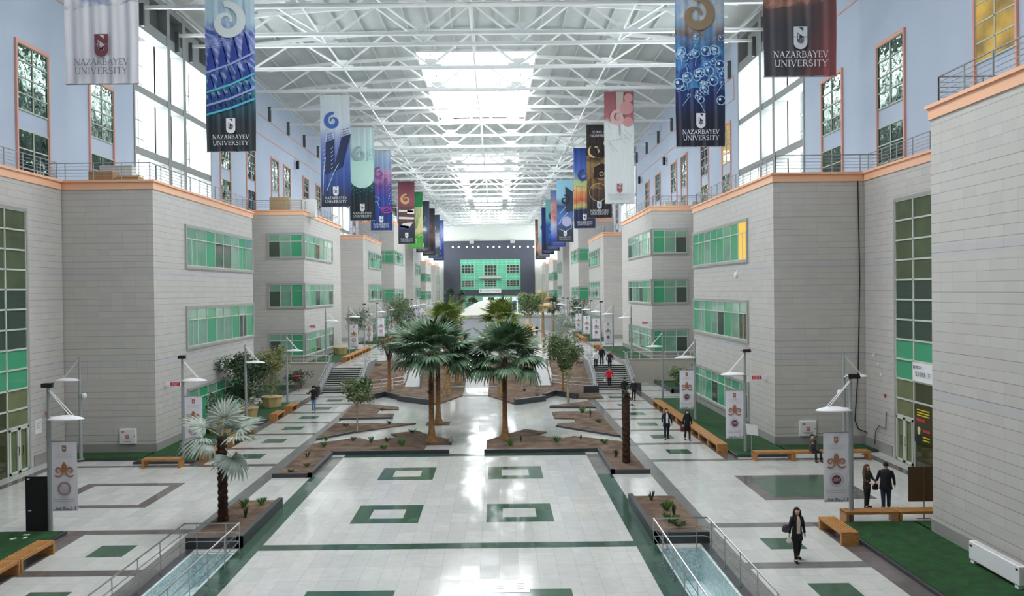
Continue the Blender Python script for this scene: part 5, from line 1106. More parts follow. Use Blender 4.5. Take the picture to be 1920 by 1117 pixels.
# marquees on the upper level
def tent(x0, x1, y0, y1, z0, eave, top, lab):
    t = thing('marquee_tent', lab, 'tent', (0, 0, 0)); q = MB(); nx, ny = 24, 10; V = []
    for j in range(ny+1):
        for i in range(nx+1):
            a, b = i/nx, j/ny; r = max(abs(2*a-1), abs(2*b-1)); h_ = eave+(top-eave)*(.5+.5*cos(pi*min(1, r)))**.6 if r < 1 else eave
            V.append((x0+(x1-x0)*a, y0+(y1-y0)*b, h_))
    q.add(V, [(j*(nx+1)+i, j*(nx+1)+i+1, (j+1)*(nx+1)+i+1, (j+1)*(nx+1)+i) for j in range(ny) for i in range(nx)])
    q.build('roof', mat('tent_fabric', 'a3a29b', .7), t, smooth=True)
    q = MB(); q.box(x0, y0, eave-.35, x1, y0+.04, eave); q.box(x0, y1-.04, eave-.35, x1, y1, eave); q.box(x0, y0, eave-.35, x0+.04, y1, eave); q.box(x1-.04, y0, eave-.35, x1, y1, eave); q.build('valance', mat('tent_fabric', 'a3a29b', .7), t)
    q = MB(); q.box(x0+.1, y0+.15, z0, x1-.1, y0+.2, eave-.3); q.box(x0+.1, y0+.15, z0, x0+.15, y1-.1, eave-.3); q.box(x1-.15, y0+.15, z0, x1-.1, y1-.1, eave-.3); q.build('side_wall', mat('tent_wall', 'b0b3ba', .7), t)
    for x in (x0+.06, (x0+x1)/2, x1-.06):
        q = MB(); q.box(x-.05, y0+.02, z0, x+.05, y0+.12, eave-.3); q.build('post', WHITE, t)
tent(-4.8, 2.7, 90, 103, UP, 5.9, 7.5, 'large white marquee tent with a peaked roof behind the palms')
tent(3.5, 11.5, 138, 150, UP, 4.4, 5.6, 'lower white marquee far behind on the right of the central garden')
tent(-14, -6.4, 150, 160, UP, 4.4, 5.2, 'pale flat marquee far behind on the left of the central garden')
def pylon(x, y, lab):
    t = thing('lattice_pylon', lab, 'pylon', (x, y, UP)); q = MB()
    for a in (-.7, .7):
        q.box(a-.06, -.06, 0, a+.06, .06, 3.8)
    for k in range(10):
        z = .1+k*.37
        for c in (-.35, .35): disc(q, c, z+.16, .16, PL((0, -.05, 0), (1, 0, 0), (0, 0, 1), (0, 0, 0)), 0, r2=.1, n=8)
    q.box(-.04, -.05, 0, .04, .05, 3.8); q.build('lattice', WHITE, t); q = MB(); q.box(-.85, -.2, 3.8, .85, .2, 4.05); q.build('cap', WHITE, t)
pylon(-13.2, 163, 'white lattice pylon before the dark end wall, left one'); pylon(6.3, 150, 'white lattice pylon before the dark end wall, right one')
t = thing('loudspeaker_cabinet', 'tall black cabinet on the upper level right of the palms', 'cabinet', (3.85, 98, UP)); q = MB(); q.box(-.55, -.3, 0, .55, .3, 2.7); bevel(q.build('body', BLACK, t), .03); q = MB(); P = PL((0, -.31, 0), (1, 0, 0), (0, 0, 1), (0, 0, 0)); [disc(q, x, z, .06, P) for x, z in ((-.2, 2.2), (.15, 2.2), (.15, 1.3))]; q.build('indicator', STEELG, t)
# ================================================================ palms, trees, small plants
def leafmat(n, a, b, rough=.5, tr=.15):
    t = NT(n); f = t.noise(1.4, 3, t.obj()); t.l(t.ramp(f, [(.35, a), (.68, b)]), t.b.inputs['Base Color']); t.b.inputs['Roughness'].default_value = rough
    t.b.inputs['Specular IOR Level'].default_value = .4; return t.m
FG = leafmat('palm_leaf_green', '27421f', '6f8e70', .45); FB = leafmat('palm_leaf_blue', '7c8a80', 'a8b2a8', .5); FY = leafmat('palm_leaf_yellow', '5c7a32', 'a0a860', .5)
FD = leafmat('palm_leaf_dry', 'b59c68', 'd9c9a0', .7); FK = leafmat('palm_leaf_dark', '20381f', '48644a', .45)
t = NT('palm_trunk_brown'); zz_ = t.xyz(t.obj())[2]; nn_ = t.noise(6, 5, t.obj())
t.l(t.mix(t.ramp(t.math('MULTIPLY', zz_, .25), [(.3, (0, 0, 0)), (.75, (1, 1, 1))]), t.ramp(nn_, [(.35, '8a6340'), (.65, 'ad8258')]), t.ramp(nn_, [(.35, '38241a'), (.65, '634430')])), t.b.inputs['Base Color'])
t.b.inputs['Roughness'].default_value = .9; t.bump(t.noise(16, 4, t.obj()), .8, .04); TR1 = t.m; TR2 = m_two('palm_trunk_pale', '8a6a48', 'b08c62', 5, .9, .8, 5, .04); TR3 = m_two('palm_trunk_shaggy', '2c1c14', '5a3c2c', 9, .95, 1, 6, .08)
BARK = m_two('tree_bark', '8a7a64', 'b5a88e', 6, .9, .6, 4, .02)
def frond_mesh(name, L, droop, seed, m, pl=.9, n=26, spread=125):
    rnd = random.Random(seed); q = MB(); V = []
    pet = [(pl*i/5, 0, -.05*(i/5)**2*pl) for i in range(6)]; q.tube(pet, [.022-.002*i for i in range(6)], 5)
    hx, hz = pl, -.05*pl
    for k in range(n):
        a = math.radians(-spread+2*spread*(k+.5)/n); l = L*(1-.25*(abs(a)/math.radians(spread))**2)*rnd.uniform(.93, 1.05); wb = spread/57.3*2/n*.62
        side = Vector((-sin(a), cos(a), 0)); d = Vector((cos(a), sin(a), 0)); seg = 6; pts = []
        dr = droop*rnd.uniform(.8, 1.3)
        for j in range(seg+1):
            f = j/seg; c = Vector((hx, 0, hz))+d*l*f*(1-.12*f*f*dr)+Vector((0, 0, .12*l*sin(f*2.2)*.6-dr*l*max(0, f-.3)**1.7+.03*((k % 2)*2-1)*min(f, .6)))
            wd = wb*l*f*1.05 if f < .62 else wb*l*.65*(1-(f-.62)/.38)**.8
            pts.append((c-side*wd, c+Vector((0, 0, .02+.05*wd)), c+side*wd))
        b0 = len(q.v)
        for tri in pts: q.v += [tuple(p) for p in tri]
        for j in range(seg):
            i0 = b0+3*j; q.f += [(i0, i0+1, i0+4, i0+3), (i0+1, i0+2, i0+5, i0+4)]; q.m += [0, 0]
    me = bpy.data.meshes.new(name); me.from_pydata(q.v, [], q.f); me.materials.append(m); me.update(); return me
FR = {}
def fronds(key, L, m, pl):
    if (key, L) not in FR: FR[(key, L)] = [frond_mesh('frond', L, d, i*7+1, m, pl) for i, d in enumerate((.25, .45, .7, 1.0))]
    return FR[(key, L)]
def palm(x, y, z, hz, crown_n, L, pl, trunk, fm, lab, r0=.3, r1=.17, seed=0, emax=80, emin=-45, dry=0, lean=(0, 0), shag=False, azr=None, elevs=None, pw=.85):
    t = thing('fan_palm', lab, 'palm tree', (x, y, z)); rnd = random.Random(seed); q = MB(); n = 16; pr = []
    N = 26
    for i in range(N+1):
        f = i/N; r = r1+(r0-r1)*math.exp(-f*13)+(.02 if i % 2 else 0)*(1.8 if shag else .6); pr.append((r, f*hz))
    q.lathe(pr, n=n)
    if shag:
        for i in range(int(hz*90)):
            zz = rnd.uniform(.1, hz); a = rnd.uniform(0, 2*pi); r = r1+.01; c, s_ = cos(a), sin(a)
            q.add([(r*c-.02*s_, r*s_+.02*c, zz), (r*c+.02*s_, r*s_-.02*c, zz), ((r+.07)*c, (r+.07)*s_, zz+.1)], [(0, 1, 2)])
    else:
        for i in range(60):
            zz = hz-rnd.random()**2*.8*1.3; a = rnd.uniform(0, 2*pi); r = r1; c, s_ = cos(a), sin(a)
            q.add([(r*c-.03*s_, r*s_+.03*c, zz), (r*c+.03*s_, r*s_-.03*c, zz), ((r+.14)*c, (r+.14)*s_, zz+.22)], [(0, 1, 2)])
    q.xf(lambda a, b, c: (a+lean[0]*(c/hz)**2, b+lean[1]*(c/hz)**2, c)); q.build('trunk', trunk, t)
    ms = fronds(fm.name, L, fm, pl); md = fronds(FD.name, L, FD, pl) if dry else None
    for i in range(crown_n):
        f = i/max(1, crown_n-1); el = emax+(emin-emax)*f**pw+rnd.uniform(-6, 6) if not elevs else elevs[i]
        az = (i*137.5+rnd.uniform(-15, 15)) if azr is None else azr[i]
        use = md if (dry and f > 1-dry) else ms; me = use[min(3, int(f*3.2))]
        o = bpy.data.objects.new('frond', me); COL.objects.link(o); reg(o, t)
        o.location = (lean[0], lean[1], hz-.35*f); o.rotation_euler = (math.radians(rnd.uniform(-14, 14)), -math.radians(el), math.radians(az)); k = rnd.uniform(.85, 1.1); o.scale = (k, k, k)
    return t
palm(-3.76, 45.8, .05, 5.0, 30, 1.35, 1.5, TR1, FG, 'large fan palm at the left end of the white court, thick dark trunk', seed=1, emin=-6, pw=.55, r0=.36, r1=.14)
palm(-3.84, 52.25, .05, 4.9, 18, 1.35, 1.3, TR1, FK, 'fan palm in the square pit just behind the left front palm', seed=2, emin=-5, pw=.55, r0=.32, r1=.14)
palm(.42, 46.4, .05, 4.85, 28, 1.3, 1.35, TR1, FG, 'large fan palm at the right end of the white court', r0=.34, r1=.13, seed=3, emin=-14, pw=.55)
palm(-4.12, 65.9, .1, 6.1, 30, 1.2, .95, TR2, FY, 'yellowish palm with a pale trunk farther back on the left of the path', seed=4, dry=.3, r0=.36, r1=.24)
palm(.33, 65.5, .1, 6.3, 30, 1.15, .9, TR2, FY, 'yellowish palm with a pale trunk farther back on the right of the path', seed=5, dry=.35, r0=.34, r1=.2)
palm(-3.6, 72.5, .3, 3.6, 20, 1.0, .8, TR2, FK, 'small palm on the left sloping bed beside the path', seed=6, dry=.2, r0=.3, r1=.2)
palm(.5, 84, UP, 5.2, 16, .75, .55, TR2, FK, 'green palm on the upper level at the corner of the large marquee', seed=7)
palm(-10.08, 29.45, .28, 3.15, 9, 1.05, .75, TR3, FB, 'small bluish palm with a shaggy trunk in the left raised planter', r0=.2, r1=.15, seed=8, shag=True, azr=[95, 170, 20, 200, -20, 150, 75, -35, 225], elevs=[62, 28, 25, 5, 12, -8, 40, -38, 15])
palm(6.3, 39.55, .08, 3.45, 4, .25, .15, TR3, FK, 'leafless shaggy palm trunk at the corner of the right bed', r0=.17, r1=.17, seed=9, shag=True, emax=70, emin=30, dry=0)
for i, (x, y, h_, fm, lb) in enumerate(((-10.5, 182, 6.0, FK, 'distant dark palm before the end wall, leftmost'), (-7.6, 176, 5.6, FK, 'distant dark palm before the end wall, second from the left'), (-4.5, 150, 4.4, FK, 'distant palm behind the large marquee, left'), (-1.2, 135, 4.2, FY, 'distant palm behind the large marquee, centre'),
   (-6.2, 120, 3.4, FK, 'palm on the upper level left of the large marquee'), (6.8, 118, 5.4, FD, 'pale dry feathery palm beside the far right marquee'), (9.3, 133, 4.5, FK, 'distant dark palm on the right by the far lamp posts'), (3.2, 88, 2.0, FD, 'dry straw-coloured palm beside the large marquee'))):
    palm(x, y, UP, h_, 16, 1.0, .8, TR2, fm, lb, seed=20+i, r0=.3, r1=.18)
def leafy(x, y, z, th, cr, ch, n, lab, m, seed=0, bark=None, lean=0, tr=.05, lsz=.11, name='leafy_tree', stems=5):
    t = thing(name, lab, 'tree' if name == 'leafy_tree' else 'shrub', (x, y, z)); rnd = random.Random(seed); q = MB()
    top = Vector((lean, 0, th)); q.tube([(0, 0, 0), (lean*.4, .03, th*.5), top], [tr*1.3, tr, tr*.8], 7); ends = []
    for i in range(stems):
        a = 2*pi*i/stems+rnd.uniform(-.4, .4); e = top+Vector((cos(a)*cr*.6, sin(a)*cr*.6, ch*rnd.uniform(.45, .9))); b0 = Vector((lean*.8, 0, th*rnd.uniform(.75, 1))); q.tube([b0, b0.lerp(e, .5)+Vector((0, 0, .1)), e], [tr*.6, tr*.4, tr*.15], 5); ends.append(e)
    q.build('trunk', bark or BARK, t); q = MB()
    cl = [(e, rnd.uniform(.35, .6)) for e in ends]+[(top+Vector((rnd.gauss(0, cr*.42), rnd.gauss(0, cr*.42), ch*rnd.uniform(.1, 1))), rnd.uniform(.28, .55)) for _ in range(14)]
    for i in range(n):
        c, r = rnd.choice(cl); p = c+Vector([max(-1.5, min(1.5, rnd.gauss(0, g_))) for g_ in (1, 1, .8)])*r*cr*.55
        d = Vector((rnd.gauss(0, 1), rnd.gauss(0, 1), rnd.gauss(0, .6))).normalized(); u = d.cross(Vector((rnd.gauss(0, 1), rnd.gauss(0, 1), rnd.gauss(0, 1)))).normalized(); l = lsz*rnd.uniform(.6, 1.3)
        q.add([p, p+d*l*.5+u*l*.28, p+d*l, p+d*l*.5-u*l*.28], [(0, 1, 2, 3)])
    o = q.build('foliage', m, t); o['kind'] = 'stuff'; return t
LG = leafmat('leaf_olive', '4a6238', '86966a'); LD = leafmat('leaf_dark', '2a4228', '52694a'); LY_ = leafmat('leaf_yellowgreen', '6a7440', 'a3a46a'); LB = leafmat('leaf_bright', '4a8040', '7aa85a'); LS = leafmat('leaf_silver', '6a7a6a', 'a5aea0')
leafy(-8.61, 49.4, .08, 1.75, .95, 1.3, 1700, 'slim tree with a pale trunk and sparse round crown in the left garden', LG, 1, lsz=.17)
leafy(-9.04, 67.5, .1, 3.3, 1.1, 1.4, 1500, 'brown-trunked tree in the rear left bed behind the large palm', LD, 2, TR1, tr=.14)
leafy(5.35, 61.0, .08, 1.7, .5, .7, 350, 'thin white-trunked young tree in the right garden', LG, 3, tr=.09, lsz=.1)
leafy(5.5, 67.6, .12, 1.8, 1.5, 2.7, 5200, 'bushy olive-green tree by the railing left of the right stairs', LG, 4, TR1, tr=.08, lsz=.19)
leafy(7.5, 92, UP, 1.8, 1.5, 2.3, 1500, 'greyish feathery tree at the edge of the upper right walk', LS, 5, tr=.06, lsz=.17)
leafy(4.4, 106, UP, 3.6, 1.7, 2.6, 5200, 'dense green willow-like bush behind the black cabinet', LG, 6, tr=.1, lsz=.22)
leafy(-16.9, 54.6, .7, .7, 1.5, 3.0, 5200, 'large dark spreading shrub standing in the middle wooden planter', LD, 7, tr=.08, lsz=.17, name='potted_shrub', stems=8)
leafy(-17.0, 49.4, .7, .5, .9, 1.2, 900, 'low dark shrub in the nearest wooden planter', LD, 8, name='potted_shrub', lsz=.15)
leafy(-16.9, 60.4, .7, .5, .8, 1.0, 700, 'small shrub in the wooden planter nearest the left stairs', LG, 9, name='potted_shrub')
leafy(-19.3, 69.5, .3, .5, 1.3, 3.0, 2600, 'yellow-green upright shrub against the left retaining wall', LY_, 10, name='garden_shrub', lsz=.19, stems=8)
leafy(-17.9, 71.5, .3, .3, .9, .9, 1200, 'low dark bush at the front of the left wall bed', LD, 11, name='garden_shrub', lsz=.16)
leafy(15.9, 70.3, .3, .3, 1.1, .9, 1800, 'low green bush in the right wall bed', LG, 12, name='garden_shrub', lsz=.16)
leafy(18.6, 72.0, .3, .5, 1.2, 1.5, 1500, 'taller loose bush in the right wall bed', LS, 13, name='garden_shrub', lsz=.16)
leafy(-16.3, 93, UP, 2.4, 1.4, 2.2, 1900, 'dark slanting tree by the third left block', LD, 14, tr=.07, lsz=.15, lean=.4)
leafy(-15.6, 98.6, UP, 2.6, 1.4, 2.6, 1200, 'thin silvery tree behind the dark one at the third left block', LS, 15, tr=.06)
leafy(-14.9, 121.8, UP, 2.4, 2.0, 3.2, 4200, 'big green tree by the far left lamp posts', LG, 16, tr=.1, lsz=.2)
leafy(-12.6, 112, UP, 2.0, 1.7, 2.6, 2600, 'green tree on the upper left walk before the big one', LD, 17, tr=.08, lsz=.18)
leafy(-16.3, 128.5, UP, 3.6, 1.6, 2.4, 1200, 'sparse brown-green tree at the left wall of the upper level', LS, 18, tr=.07, lsz=.16)
leafy(12.7, 125, UP, 2.6, 1.6, 2.8, 2600, 'dark rounded tree by the far right lamp posts', LD, 19, tr=.08, lsz=.18)
leafy(9.5, 165, UP, 3, 1.8, 3, 1600, 'far dark tree on the right before the end wall', LD, 20, tr=.1, lsz=.22)
def tuft(x, y, z, r, h_, lab, m, seed=0, n=34, nm='grass_tuft'):
    q = MB(); rnd = random.Random(seed)
    for i in range(n):
        a = rnd.uniform(0, 2*pi); l = h_*rnd.uniform(.6, 1.1); o_ = r*rnd.uniform(.3, 1); c, s_ = cos(a), sin(a); w_ = .012 if nm == 'grass_tuft' else .02; b = r*.15
        q.add([(b*c-w_*s_, b*s_+w_*c, 0), (b*c+w_*s_, b*s_-w_*c, 0), (o_*.6*c+w_*s_*.7, o_*.6*s_-w_*c*.7, l*.75), (o_*c, o_*s_, l), (o_*.6*c-w_*s_*.7, o_*.6*s_+w_*c*.7, l*.75)], [(0, 1, 2, 3, 4)])
    o = q.build(nm, m); o.location = (x, y, z); tag(o, lab, 'plant', 'small plants dotted over the soil beds'); return o
TS = [(-9.6, 44.5, .35, .35, LB), (-9.9, 46.4, .3, .3, LB), (-9.9, 41.8, .3, .35, LD), (-9.4, 39.6, .3, .2, LG), (-8.3, 46.3, .3, .3, LG), (-7.2, 45.7, .28, .4, LG), (-6.3, 45.9, .3, .3, LG), (-5.3, 44.6, .4, .45, LB), (-6.2, 43.7, .35, .3, LB), (-5.2, 48.9, .5, .25, LD),
      (-9.9, 37.9+.5, .3, .15, LG), (-9.9, 31.3, .3, .4, LB), (-9.3, 31.6, .3, .35, LB), (-9.4, 29.9, .2, .5, LD), (.7, 44.2, .4, .45, LB), (3.3, 45.2, .4, .4, LB), (1.3, 45.4, .12, .45, LD), (5.9, 44.6, .4, .3, LB), (6.0, 41.0, .3, .5, LD), (4.7, 45.6, .12, .4, LD),
      (6.0, 31.6, .25, .5, LD), (6.3, 30.2, .4, .45, LB), (6.4, 29.4, .15, .5, LD), (6.1, 28.6, .55, .4, LB), (6.3, 28.1, .5, .2, LG), (5.9, 55.9, .4, .5, LB), (6.2, 53.8, .12, .7, LD), (6.5, 51.6, .4, .3, LG), (-8.3, 57.9, .4, .3, LD), (-9.7, 51.4, .35, .2, LG), (-7.0, 52.0, .3, .3, LD),
      (-6, 74.0, .3, .4, LD), (-4.7, 63.8, .3, .3, LG), (3.2, 64.5, .3, .3, LG), (2.3, 68, .3, .3, LD), (-8.3, 76, .35, .4, LD), (6.8, 76.2, .35, .4, LD), (-5.7, 67.0, .3, .35, LD)]
where = lambda x, y: ('left' if x < CEN else 'right')+(' raised planter' if y < 33 else ' L-shaped bed' if y < 50 else ' garden bed' if y < 62 else ' sloping bed')
cnt = {}
for i, (x, y, r, h_, m) in enumerate(TS):
    k = where(x, y); cnt[k] = cnt.get(k, 0)+1; zz = .3 if y < 33 else .08 if y < 62 else slope_z(y)+.1
    tuft(x, y, zz, r*.8, h_*.85, '%s %s in the %s, %s found there' % ({LB: 'bright green', LD: 'dark upright', LG: 'olive green'}[m], 'tuft of leaves' if m is not LD else 'little stemmed plant', k, ORD[cnt[k]-1]), m, i, 46 if m is not LD else 16, 'grass_tuft' if m is not LD else 'seedling_plant')
# red flowers / leaves seen by the left retaining wall
for i, (x, y, z) in enumerate(((-17.3, 69.8, 1.35), (-20.3, 69.9, .9))):
    q = MB(); q.add([(-.5, 0, 0), (.0, -.1, .05), (.5, 0, .12), (.1, .12, .14), (-.3, .12, .1)], [(0, 1, 2, 3, 4)]); q.tube([(0, 0, .05), (.1, .2, -z)], .02, 5)
    o = q.build('red_leaf_plant', mat('leaf_red', 'c0283c', .5)); o.location = (x, y, z); tag(o, 'red leaf plant at the left wall bed, %s one' % ['right', 'left'][i], 'plant')
# ================================================================ people
SKIN = mat('skin_light', 'd6a88e', .5); SKINP = mat('skin_pale', 'e0b8a0', .5)
def cl(c): return mat('cloth_'+c, c, .85, var=.12, vscale=6)
def person(name_lab, x, y, z, rz, h_, top, topm, legm, hair, hairm, legs=(0, 0), arms=((6, 10), (6, 10)), shoe='15120f', coat=0, seated=False, inner=None, cap=None, skirt=None, width=1.0, cross=False, armfw=((0, 0), (0, 0)), skin=None, boot=False, scarf=None):
    t = thing('person', name_lab, 'person', (x, y, z), rz); k = h_/1.72; skin = skin or SKIN
    V3 = Vector; R = math.radians; w = width
    J = {}; hipz = .92 if not seated else .47
    J['pel'] = V3((0, 0, hipz)); J['wst'] = V3((0, 0, hipz+.17)); J['chs'] = V3((0, .01, hipz+.4)); J['nk'] = V3((0, 0, hipz+.56)); J['hd'] = V3((0, -.015, hipz+.66)); J['ht'] = V3((0, -.005, hipz+.755))
    for sd, nm in ((-1, 'L'), (1, 'R')):
        i = 0 if sd < 0 else 1; a = R(legs[i]); hp = V3((sd*.09, 0, hipz-.02))
        if seated: kn = hp+V3((sd*.04, -.43, .02)); an = kn+V3((0, -.05+.1*legs[i]/30, -.41))
        else: kn = hp+V3((sd*.01, -sin(a)*.43, -cos(a)*.43)); b = a-R(abs(legs[i])*.9 if legs[i] < 0 else 4); an = kn+V3((0, -sin(b)*.4, -cos(b)*.4))
        J['hp'+nm], J['kn'+nm], J['an'+nm] = hp, kn, an; J['to'+nm] = an+V3((sd*.02, -.13, -.045))
        sh = V3((sd*.16*w, .01, hipz+.485)); up, fo = R(arms[i][0]), R(arms[i][1]); f1, f2 = R(armfw[i][0]), R(armfw[i][1])
        el = sh+V3((sd*sin(up)*cos(f1), -sin(f1), -cos(up)*cos(f1)))*.28; inn = -.6 if cross else .0
        wr = el+V3((sd*(sin(fo)*cos(f2)+inn), -sin(f2), -cos(fo)*cos(f2))).normalized()*.25
        J['sh'+nm], J['el'+nm], J['wr'+nm] = sh, el, wr
    # one continuous body: skinned skeleton with five fingers on each hand
    vs, es, rs = [], [], []
    def v(p, r): vs.append(p); rs.append(r); return len(vs)-1
    def e(a, b): es.append((a, b)); return b
    pel = v(J['pel'], .09); ws = e(pel, v(J['wst'], .08)); ch = e(ws, v(J['chs'], .1)); nk = e(ch, v(J['nk'], .05)); hd = e(nk, v(J['hd'], .085)); e(hd, v(J['ht'], .075)); e(hd, v(J['hd']+V3((0, -.095, .0)), .014))
    for sd in (-1, 1): e(hd, v(J['hd']+V3((sd*.085, .01, .01)), .018))
    for nm, sd in (('L', -1), ('R', 1)):
        h1 = e(pel, v(J['hp'+nm], .06)); k1 = e(h1, v(J['kn'+nm], .045)); a1 = e(k1, v(J['an'+nm], .042)); e(a1, v(J['to'+nm], .04))
        s1 = e(ch, v(J['sh'+nm], .036)); e1 = e(s1, v(J['el'+nm], .034)); w1 = e(e1, v(J['wr'+nm], .028)); d = (J['wr'+nm]-J['el'+nm]).normalized(); pm = J['wr'+nm]+d*.05; pa = e(w1, v(pm, .032))
        sd_ = d.cross(V3((sd, 0, 0))); sd_ = sd_.normalized() if sd_.length > .1 else V3((0, 1, 0)); cu = V3((-sd, 0, 0))
        for q_, (off, ln) in enumerate(((-.027, .062), (-.009, .072), (.009, .068), (.027, .052))):
            f0 = e(pa, v(pm+d*.04+sd_*off, .009)); f1_ = e(f0, v(pm+d*(.04+ln*.55)+sd_*off*1.1+cu*.01, .008)); e(f1_, v(pm+d*(.04+ln*.9)+sd_*off*1.1+cu*.03, .007))
        th = e(pa, v(J['wr'+nm]+d*.03-sd_*.035+cu*.01, .011)); e(th, v(J['wr'+nm]+d*.07-sd_*.055+cu*.025, .009))
    me = bpy.data.meshes.new('body'); me.from_pydata([tuple(p*k) for p in vs], es, []); me.materials.append(skin)
    import bmesh
    bm = bmesh.new(); bm.from_mesh(me); sl = bm.verts.layers.skin.verify(); bm.verts.ensure_lookup_table()
    for i, vv in enumerate(bm.verts): vv[sl].radius = (rs[i]*k, rs[i]*k); vv[sl].use_root = (i == 0)
    bm.to_mesh(me); bm.free()
    o = bpy.data.objects.new('body', me); COL.objects.link(o); reg(o, t); o.modifiers.new('skin', 'SKIN').use_smooth_shade = True; sub = o.modifiers.new('sub', 'SUBSURF'); sub.levels = 1; sub.render_levels = 1
    S = lambda p: tuple(p*k)
    def ell(q, c, rx, ry, n=12): return [c+V3((rx*cos(2*pi*i/n), ry*sin(2*pi*i/n), 0)) for i in range(n)]
    def loft(q, rings):
        n = len(rings[0]); b = len(q.v)
        for rg in rings: q.v += [S(p) for p in rg]
        Fc = [(b+i*n+j, b+i*n+(j+1) % n, b+(i+1)*n+(j+1) % n, b+(i+1)*n+j) for i in range(len(rings)-1) for j in range(n)]+[tuple(b+j for j in range(n-1, -1, -1)), tuple(b+(len(rings)-1)*n+j for j in range(n))]
        q.f += Fc; q.m += [0]*len(Fc)
    q = MB(); lo = hipz-.06-coat; rings = []
    if seated: lo = hipz-.02
    for zz, rx, ry in ((lo, .175+coat*.12, .125+coat*.1), (hipz+.02, .165, .125), (hipz+.17, .15, .115), (hipz+.36, .175, .13), (hipz+.46, .17, .115), (hipz+.525, .12, .085), (hipz+.565, .07, .065)):
        rings.append(ell(q, V3((0, .005, zz)), rx*w, ry*w))
    loft(q, rings)
    for nm in 'LR':
        d = (J['wr'+nm]-J['el'+nm])*.92; q.tube([S(J['sh'+nm]*.0+V3((J['sh'+nm].x*.45, .005, J['sh'+nm].z-.005))), S(J['sh'+nm]+V3((0, 0, -.02))), S(J['sh'+nm].lerp(J['el'+nm], .5)), S(J['el'+nm]), S(J['el'+nm]+d*.5), S(J['el'+nm]+d)], [.05*k, .062*k, .06*k, .054*k, .048*k, .042*k], 9)
    q.build(top, cl(topm), t, smooth=True)
    q = MB()
    if seated: loft(q, [ell(q, V3((0, 0, hipz-.1)), .16, .13), ell(q, V3((0, 0, hipz+.08)), .16, .125)])
    else: loft(q, [ell(q, V3((0, 0, hipz-.1)), .15*w, .115*w), ell(q, V3((0, 0, hipz+.02)), .158*w, .118*w), ell(q, V3((0, 0, hipz+.12)), .14*w, .105*w)])
    for nm in 'LR':
        kn, an = J['kn'+nm], J['an'+nm]; q.tube([S(J['hp'+nm]+V3((0, 0, .03))), S(J['hp'+nm].lerp(kn, .5)), S(kn), S(kn.lerp(an, .5)), S(an+V3((0, 0, .02)))], [.088*k*w, .078*k*w, .062*k*w, .054*k*w, .05*k*w], 10)
    q.build('trousers', cl(legm), t, smooth=True)
    q = MB()
    for nm in 'LR':
        an = J['an'+nm]; to = J['to'+nm]; b = an+V3((0, .05, -.05)); q.tube([S(b), S(an+V3((0, -.02, -.04))), S(to), S(to+V3((0, -.05, -.005)))], [.045*k, .052*k, .045*k, .028*k], 8)
        if boot: q.tube([S(an+V3((0, .0, -.03))), S(an+V3((0, 0, .22)))], [.05*k, .058*k], 8)
    q.build('shoes', cl(shoe), t, smooth=True)
    hc = J['hd']+V3((0, .012, .045)); q = MB(); n = 12; V = []; Fc = []
    for i in range(8):
        th = i/7*1.75
        for j in range(n):
            a = 2*pi*j/n; fr = -sin(a); zz = cos(th) if fr < .35 else cos(min(th, 1.05)); rr = sin(th) if fr < .35 else sin(min(th, 1.05))
            V.append(S(hc+V3((.1*rr*cos(a), .115*rr*sin(a), .115*zz))))
    Fc = [(i*n+j, i*n+(j+1) % n, (i+1)*n+(j+1) % n, (i+1)*n+j) for i in range(7) for j in range(n)]+[tuple(range(n))]
    q.add(V, Fc)
    if hair == 'long':
        for rx, dx in ((.04, -.085), (.04, .085)): q.tube([S(hc+V3((dx, .0, .02))), S(hc+V3((dx*1.15, .0, -.12))), S(hc+V3((dx*1.3, -.03, -.3))), S(hc+V3((dx*1.2, -.04, -.4)))], [rx*k, .045*k, .04*k, .012*k], 8)
        q.tube([S(hc+V3((0, .05, .04))), S(hc+V3((0, .09, -.12))), S(hc+V3((0, .12, -.32))), S(hc+V3((0, .11, -.4)))], [(.08*k, .06*k), (.1*k, .05*k), (.11*k, .04*k), (.05*k, .02*k)], 10)
    q.build('hair', cl(hairm), t, smooth=True)
    q = MB()
    for sd in (-1, 1): q.ball(S(J['hd']+V3((sd*.032, -.084, .028))), .011*k, 6)
    q.build('eyes', BLACK, t); q = MB(); q.ball(S(J['hd']+V3((0, -.085, -.04))), (.025*k, .01*k, .007*k), 6); q.build('mouth', mat('lip', 'a8584c', .5), t)
    if cap: q = MB(); q.lathe([(.118*k, 0), (.12*k, .06*k), (.09*k, .12*k), (.02*k, .14*k)], S(hc+V3((0, .01, -.005))), 12); q.build('cap', cl(cap), t, smooth=True)
    if scarf: q = MB(); q.lathe([(.13*k, -.05*k), (.11*k, .02*k), (.09*k, .07*k)], S(J['nk']), 10); q.build('scarf', cl(scarf), t, smooth=True)
    if inner:
        q = MB(); b = []
        for zz, ww, yy in ((hipz+.0, .06, -.135), (hipz+.17, .055, -.128), (hipz+.36, .065, -.145), (hipz+.5, .045, -.125), (hipz+.55, .03, -.085)): b += [S(V3((-ww, yy*w, zz))), S(V3((0, yy*w-.02, zz))), S(V3((ww, yy*w, zz)))]
        q.add(b, [(3*i+j, 3*i+j+1, 3*i+j+4, 3*i+j+3) for i in range(4) for j in range(2)]); q.build('shirt_front', cl(inner), t, smooth=True)
    J['k'] = k; return t, J
